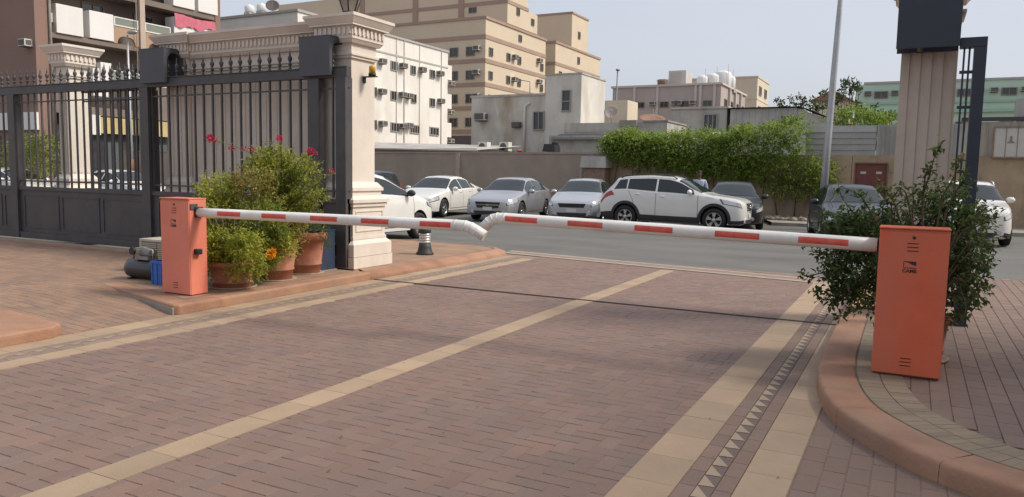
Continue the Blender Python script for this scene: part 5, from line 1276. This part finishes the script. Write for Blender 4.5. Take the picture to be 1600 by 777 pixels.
    for x in (fx, rx):
        for s_ in (1, -1): cut.lathe([(rw + .055, s_ * (hw - .32) if s_ > 0 else -(hw + .15)), (rw + .055, s_ * (hw + .15) if s_ > 0 else -(hw - .32))], (x, 0, rw + .01), 28, 'y', smooth=False)
    co = cut.build('cutter', [paint, m_clad], None, world=False)
    for p_ in co.data.polygons: p_.material_index = 1
    co.location = t.location; co.rotation_euler = t.rotation_euler
    md = body.modifiers.new('b', 'BOOLEAN'); md.operation = 'DIFFERENCE'; md.object = co; md.solver = 'EXACT'
    bpy.context.view_layer.update()
    me = bpy.data.meshes.new_from_object(body.evaluated_get(bpy.context.evaluated_depsgraph_get()))
    body.modifiers.clear(); body.data = me; bpy.data.objects.remove(co)
    me.polygons.foreach_set('use_smooth', [True] * len(me.polygons)); me.set_sharp_from_angle(angle=math.radians(32))
    # glass
    a, b = P['ws']; g = MB()
    for s_ in (1, -1): patch(g, a + .02, b - .03, 6.12, 8.999, 14, 8, .006, s_)
    g.build('windscreen', m_cglass, t, world=False)
    a, b = P['rg']; g = MB()
    for s_ in (1, -1): patch(g, a + .03, b - .03, 6.25, 8.999, 8, 8, .006, s_)
    g.build('rear_window', m_cglass, t, world=False)
    d0, d1 = P['dl']; mid = P.get('bp', d0 + (d1 - d0) * .46); q2 = d1 - (d1 - d0) * (.17 if not P.get('noq') else .0)
    for s_ in (1, -1):
        for (u0, u1, e0, e1) in ((d0, mid - .03, .18, 0), (mid + .03, q2 - .02, 0, -.02), (q2 + .02, d1, -.02, -.16)):
            if u1 - u0 < .12: continue
            patch(MB(), u0, u1, 5.10, 5.93, 12, 5, .005, s_, e0 * .35, e1).build('side_window', m_cglass, t, world=False)
        # shut lines, doors and handles
        ra_ = P['fo'] + P['wb'] - rw - .08; up_ = max(0, min(q2 + .08, P['fo'] + P['wb'] - .08) - ra_)
        for (u0, u1, e1) in ((d0 - .10, mid, 0), (mid + .012, ra_, up_)):
            dd = patch(MB(), u0, u1, 2.35, 4.96, 10, 8, .0035, s_, 0, e1).build('door', paint, t, world=False)
            hs = u1 + e1 * .7 - .2; hp = Pt(hs, 4.55, s_) + Vector((0, s_ * .018, 0))
            MB().ico(hp, (.09, .018, .018), 2).build('handle', paint, dd, world=False)
        sm = MB()
        for u, e_ in ((d0 - .108, 0), (mid + .006, 0), (ra_ + .008, up_)):
            patch(sm, u - .006, u + .006, 2.35, 4.98, 1, 10, .0045, s_, e_, e_)
        patch(sm, d0 - .1, ra_, 2.28, 2.34, 12, 1, .0045, s_)
        sm.build('shut_line', m_seam, t, world=False)
        # mirror
        mp_ = Pt(d0 + .12, 5.0, s_) + Vector((.0, s_ * .11, .085))
        mm = MB().ico(mp_, (.075, .115, .08), 2).tube([mp_ + Vector((0, -s_ * .12, -.07)), mp_], .022, 6).build('mirror', P.get('mirror', paint), t, world=False)
        # lamps
        hl = P.get('hl', (.03, .62, 4.15, 5.0)); patch(MB(), hl[0] - .02, hl[1] + .05, hl[2] - .12, min(5.0, hl[3] + .1), 12, 5, .004, s_, hl[4] if len(hl) > 4 else .0, hl[5] if len(hl) > 5 else .0).build('headlight_surround', m_bez, t, world=False); patch(MB(), hl[0], hl[1], hl[2], hl[3], 12, 5, .007, s_, hl[4] if len(hl) > 4 else .0, hl[5] if len(hl) > 5 else .0).build('headlight', m_lens, t, world=False)
        patch(MB(), L - .50, L - .02, 4.25, 5.0, 8, 4, .008, s_, .1, 0).build('tail_light', m_tail, t, world=False)
        fo = MB().lathe([(.055, L / 2 - .06), (.055, L / 2 + .012)], (0, s_ * hw * .60, .36), 14, 'x').build('fog_lamp', m_lens, t, world=False)
        if clad:
            c_ = MB()
            fa = P['fo']; ra = P['fo'] + P['wb']; R_ = rw + .05
            patch(c_, fa + R_ + .02, ra - R_ - .02, 1.7, 2.62, 10, 4, .012, s_)
            patch(c_, .02, fa - R_ - .02, 1.7, 2.50, 6, 4, .010, s_); patch(c_, ra + R_ + .02, L - .02, 1.7, 2.75, 6, 4, .010, s_)
            for x_ in (fa, ra):
                N = 22; v = []; f = []
                for k in range(N + 1):
                    an = math.radians(-22 + 224 * k / N)
                    for rr in (rw + .052, rw + .135):
                        s2 = x_ - rr * math.cos(an); z2 = rw + .01 + rr * math.sin(an)
                        cs = sec(max(0, min(L, s2))); yy = float(np.interp(z2, [c__[1] for c__ in cs[1:6]], [c__[0] for c__ in cs[1:6]]))
                        v.append((L / 2 - s2, s_ * (yy + .014), max(z2, .2)))
                for k in range(N): f.append((2 * k, 2 * k + 1, 2 * k + 3, 2 * k + 2))
                c_.add(v, f, True)
            c_.build('cladding', m_clad, t, world=False)
        if rails: MB().tube([Pt(2.0, 6.6, s_) + Vector((0, 0, .03)), Pt(2.15, 6.6, s_) + Vector((0, 0, .065)), Pt(2.9, 6.6, s_) + Vector((0, 0, .07)), Pt(3.6, 6.6, s_) + Vector((0, 0, .06)), Pt(3.75, 6.6, s_) + Vector((0, 0, .02))], .018, 8).build('roof_rail', P.get('railm', m_clad), t, world=False)
        for x_ in (fx, rx):
            yo = s_ * (hw - .115); w_ = .105
            tw = MB().lathe([(rw * .66, -w_), (rw * .80, -w_ - .008), (rw * .97, -w_ * .85), (rw, -w_ * .5), (rw, w_ * .5), (rw * .97, w_ * .85), (rw * .80, w_ + .008), (rw * .66, w_), (rw * .64, w_ * .4), (0.01, w_ * .35)], (x_, yo if s_ > 0 else yo, rw), 28, 'y', caps=False)
            if s_ < 0: tw.v = [(v_[0], 2 * yo - v_[1], v_[2]) for v_ in tw.v]
            wo = tw.build('wheel', m_tyre, t, world=False)
            rm_ = MB(); y1 = yo + s_ * w_ * .9
            rm_.lathe([(rw * .665, y1 - s_ * .02), (rw * .68, y1), (rw * .62, y1 + s_ * .004), (rw * .60, y1 - s_ * .03)], (x_, 0, rw), 28, 'y', caps=False)
            rm_.lathe([(.06, y1 - s_ * .05), (.065, y1 - s_ * .015), (.03, y1 - s_ * .005), (.004, y1 - s_ * .005)], (x_, 0, rw), 14, 'y', caps=False)
            for k in range(spokes):
                for da in (-.16, .16):
                    an = 2 * PI * k / spokes + .3; c1, s1 = math.cos(an), math.sin(an); c2, s2 = math.cos(an + da), math.sin(an + da)
                    r1, r2 = .045, rw * .64; hwid = .016
                    tx, tz = -math.sin(an + da), math.cos(an + da)
                    A = [(x_ + r1 * c1 + tx * hwid, rw + r1 * s1 + tz * hwid), (x_ + r1 * c1 - tx * hwid, rw + r1 * s1 - tz * hwid), (x_ + r2 * c2 - tx * hwid * 1.2, rw + r2 * s2 - tz * hwid * 1.2), (x_ + r2 * c2 + tx * hwid * 1.2, rw + r2 * s2 + tz * hwid * 1.2)]
                    rm_.prism(A, y1 - s_ * .035, y1 - s_ * .012, 'y')
            rm_.build('rim', m_rim, wo, world=False)
    # nose: grille, intake, plate
    X = L / 2; gz = P.get('gz', (.46, .62)); gw = P.get('gw', .40)
    if grille == 'bar':
        go = MB().prism([(-gw, gz[1]), (-gw * .86, gz[0]), (gw * .86, gz[0]), (gw, gz[1])], X - .03, X + .012, 'x').build('grille', m_clad, t, world=False)
        cm_ = MB(); zc = (gz[0] + gz[1]) / 2
        cm_.box(X + .0125, X + .022, -gw * .92, gw * .92, zc - .012, zc + .012).box(X + .0125, X + .02, -gw * .96, gw * .96, gz[1] - .012, gz[1] + .006).box(X + .0225, X + .028, -.05, .05, zc - .025, zc + .025)
        cm_.build('grille_bar', P.get('gm', m_chrome), go, world=False)
    elif grille == 'slats':
        go = MB().prism([(-gw, gz[1]), (-gw * .75, gz[0]), (gw * .75, gz[0]), (gw, gz[1])], X - .03, X + .012, 'x').build('grille', m_clad, t, world=False)
        cm_ = MB()
        for k in range(3):
            z = gz[0] + (gz[1] - gz[0]) * (k + .6) / 3.2; cm_.box(X + .0125, X + .024, -gw * .8, gw * .8, z - .015, z + .012)
        cm_.lathe([(.06, X + .0245), (.06, X + .032)], (0, 0, (gz[0] + gz[1]) / 2), 14, 'x').build('grille_bar', m_chrome, go, world=False)
    MB().prism([(-.52, .36), (-.44, .25), (.44, .25), (.52, .36)], X - .03, X + .008, 'x').build('lower_intake', m_clad, t, world=False)
    MB().box(X + .0125, X + .026, -.16, .16, P.get('pz', .385), P.get('pz', .385) + .11).build('number_plate', m_plate, t, world=False)
    MB().box(-X - .02, -X - .004, -.2, .2, .62, .73).build('number_plate', m_plate, t, world=False)
    return t
def paint(name, col, rough=.22, metal=0.0, coat=.7): return mat(name, col, rough, metal, var=.04, scale=1.2, coat=coat)
p_white = paint('white_car_paint', (.72, .71, .68)); p_white2 = paint('pearl_white_car_paint', (.70, .68, .64)); p_silver = paint('silver_car_paint', (.42, .43, .45), .28, .55)
p_silver2 = paint('pale_silver_car_paint', (.47, .485, .51), .28, .5); p_dgrey = paint('dark_grey_car_paint', (.04, .042, .046), .3, .3, .25); p_blue = paint('blue_grey_car_paint', (.035, .044, .062), .3, .3, .3); p_navy = paint('dark_navy_car_paint', (.018, .021, .032), .3, .2, .25)
FACE = -PI / 2 + math.radians(12)      # parked nose out towards the drive, slightly turned
def nose_at(x, y, yaw, L): return (x - math.cos(yaw) * L / 2, y - math.sin(yaw) * L / 2)
make_car('white compact SUV with black sill cladding passing in front of the parked row', vary(SUV, gz=(.62, .84), gw=.36, hl=(.08, .55, 4.3, 5.0, .06, .10), pz=.43), (-6.45, 23.3), 0.0, p_white, True, 'slats', True)
make_car('metallic silver saloon with a tall black double grille, beside the white saloon', vary(SED, gz=(.46, .66), gw=.44, hl=(.04, .55, 4.2, 5.0)), nose_at(-12.3, 21.9, FACE - .08, 4.62), FACE - .08, p_silver)
make_car('pale silver saloon with a slim dark grille next to the white compact SUV', vary(SED, gz=(.53, .66), gw=.46, hl=(.03, .70, 4.3, 5.0), gm=m_clad), nose_at(-9.75, 22.9, FACE, 4.62), FACE, p_silver2)
make_car('white saloon with alloy wheels behind the white hatchback nose', vary(SED, L=4.80, H=1.46, hl=(.03, .5, 4.0, 4.9)), nose_at(-15.5, 22.1, FACE - .09, 4.8), FACE - .09, p_white2, spokes=6)
make_car('dark blue grey hatchback parked furthest left by the brown wall', vary(SUV, H=1.66), nose_at(-19.2, 22.6, FACE, 4.4), FACE, p_blue)
make_car('dark grey saloon parked behind the nose of the white compact SUV', vary(SED, H=1.50), nose_at(-4.75, 23.6, FACE, 4.62), FACE, p_dgrey)
make_car('dark navy car parked by the lamp post, partly behind the dark shrub', vary(SED, H=1.52), nose_at(-1.0, 20.2, FACE, 4.62), FACE, p_navy)
make_car('white SUV with silver roof rails on the far right behind the navy gate', vary(SUV, L=4.6, W=1.84, H=1.70, gz=(.58, .82), gw=.34, railm=m_chrome), nose_at(1.35, 21.9, -PI / 2 + .06, 4.6), -PI / 2 + .06, p_white2, True, 'slats', True)
make_car('large white hatchback half hidden behind the cream pier', vary(SUV, L=4.25, H=1.60, W=1.78, wb=2.6, fo=.80, rw=.315, hl=(.03, .40, 4.5, 5.0), mirror=m_clad, zt=[(0, .72), (.06, .82), (.3, .93), (.75, 1.04), (.95, 1.10), (1.85, 1.50), (2.3, 1.58), (2.9, 1.60), (3.5, 1.54), (3.8, 1.48), (4.05, 1.10), (4.2, 1.0), (4.25, .8)], zb=[(0, .66), (.1, .78), (.5, .90), (.95, 1.0), (2.2, 1.04), (3.5, 1.08), (3.9, 1.06), (4.1, .98), (4.25, .72)], ws=(1.0, 1.9), rg=(3.8, 4.05), dl=(1.15, 3.8)), (-11.3, 13.95), PI / 2, p_white)
q = at(205, 290, 20); make_car('white saloon seen through the gate bars left of the cream wall', SED, (q.x - 1.2, 20.5), .0, p_white2)
q = at(40, 290, 18.5); make_car('dull white car seen through the bars at the far left of the gate', vary(SED, H=1.5), (q.x - .8, 18.5), 0.1, p_white2)

# ------------------------------------------------------------------ person standing behind the white compact SUV
def skin(name, verts, edges, radii, m, parent, sub=2, root=0):
    me = bpy.data.meshes.new(name); me.from_pydata(verts, edges, []); o = bpy.data.objects.new(name, me); C.objects.link(o)
    md = o.modifiers.new('s', 'SKIN'); sv = me.skin_vertices[0].data if me.skin_vertices else None
    if sv is None:
        bm = bmesh.new(); bm.from_mesh(me); bm.verts.layers.skin.verify(); bm.to_mesh(me); bm.free(); sv = me.skin_vertices[0].data
    for i, r in enumerate(radii): sv[i].radius = r if isinstance(r, tuple) else (r, r)
    sv[root].use_root = True
    sm = o.modifiers.new('u', 'SUBSURF'); sm.levels = sub; sm.render_levels = sub
    bpy.context.view_layer.update()
    me2 = bpy.data.meshes.new_from_object(o.evaluated_get(bpy.context.evaluated_depsgraph_get())); o.modifiers.clear(); o.data = me2; me2.name = name
    me2.polygons.foreach_set('use_smooth', [True] * len(me2.polygons)); me2.materials.clear(); me2.materials.append(m); o.parent = parent
    return o
q = at(1092, 300, 27.0)
pe = thing('person', 'person in a pale blue shirt standing behind the white compact SUV by the creeper', 'person', (q.x, 27.0, 0), rotz=math.radians(-75))
m_skin = mat('brown_skin', (.16, .085, .055), .55); m_shirt = mat('pale_blue_shirt', (.38, .44, .55), .9, var=.25, scale=18); m_trs = mat('dark_trousers', (.03, .035, .05), .9); m_hair = mat('black_hair', (.012, .011, .01), .7)
Vb = [(0, 0, .95), (0, 0, 1.15), (0, 0, 1.38), (.01, 0, 1.50), (.015, 0, 1.58), (.025, 0, 1.68), (.02, 0, 1.77),
      (0, .19, 1.43), (-.02, .27, 1.14), (.10, .25, .92), (.15, .24, .83), (0, -.19, 1.43), (-.02, -.27, 1.14), (.10, -.25, .92), (.15, -.24, .83),
      (0, .10, .88), (.02, .11, .48), (0, .11, .09), (.13, .12, .04), (0, -.10, .88), (.02, -.11, .48), (0, -.11, .09), (.13, -.12, .04), (.115, 0, 1.675)]
Eb = [(0, 1), (1, 2), (2, 3), (3, 4), (4, 5), (5, 6), (2, 7), (7, 8), (8, 9), (9, 10), (2, 11), (11, 12), (12, 13), (13, 14), (0, 15), (15, 16), (16, 17), (17, 18), (0, 19), (19, 20), (20, 21), (21, 22), (5, 23)]
Rb = [(.14, .11), (.13, .10), (.16, .11), .06, .055, (.085, .10), (.07, .08), .062, .045, .036, .03, .062, .045, .036, .03, .085, .06, .045, .035, .085, .06, .045, .035, .016]
body = skin('body', Vb, Eb, Rb, m_skin, pe)
skin('shirt', [Vb[i] for i in (0, 1, 2, 3, 7, 8, 11, 12)], [(0, 1), (1, 2), (2, 3), (2, 4), (4, 5), (2, 6), (6, 7)], [(.17, .135), (.155, .12), (.18, .13), .075, .078, .062, .078, .062], m_shirt, pe)
skin('trousers', [Vb[i] for i in (0, 15, 16, 17, 19, 20, 21)], [(0, 1), (1, 2), (2, 3), (0, 4), (4, 5), (5, 6)], [(.155, .125), .105, .08, .07, .105, .08, .07], m_trs, pe)
MB().ico((.005, 0, 1.735), (.10, .088, .085), 3).build('hair', m_hair, pe, world=False)
fc = MB()
for s_ in (1, -1): fc.ico((.102, s_ * .032, 1.70), (.008, .014, .007), 1)
fc.build('eye', mat('eye_dark', (.02, .015, .012), .3), pe, world=False)
for s_ in (1, -1): MB().ico((.01, s_ * .088, 1.685), (.018, .012, .03), 2).build('ear', m_skin, pe, world=False)
bpy.context.view_layer.update()
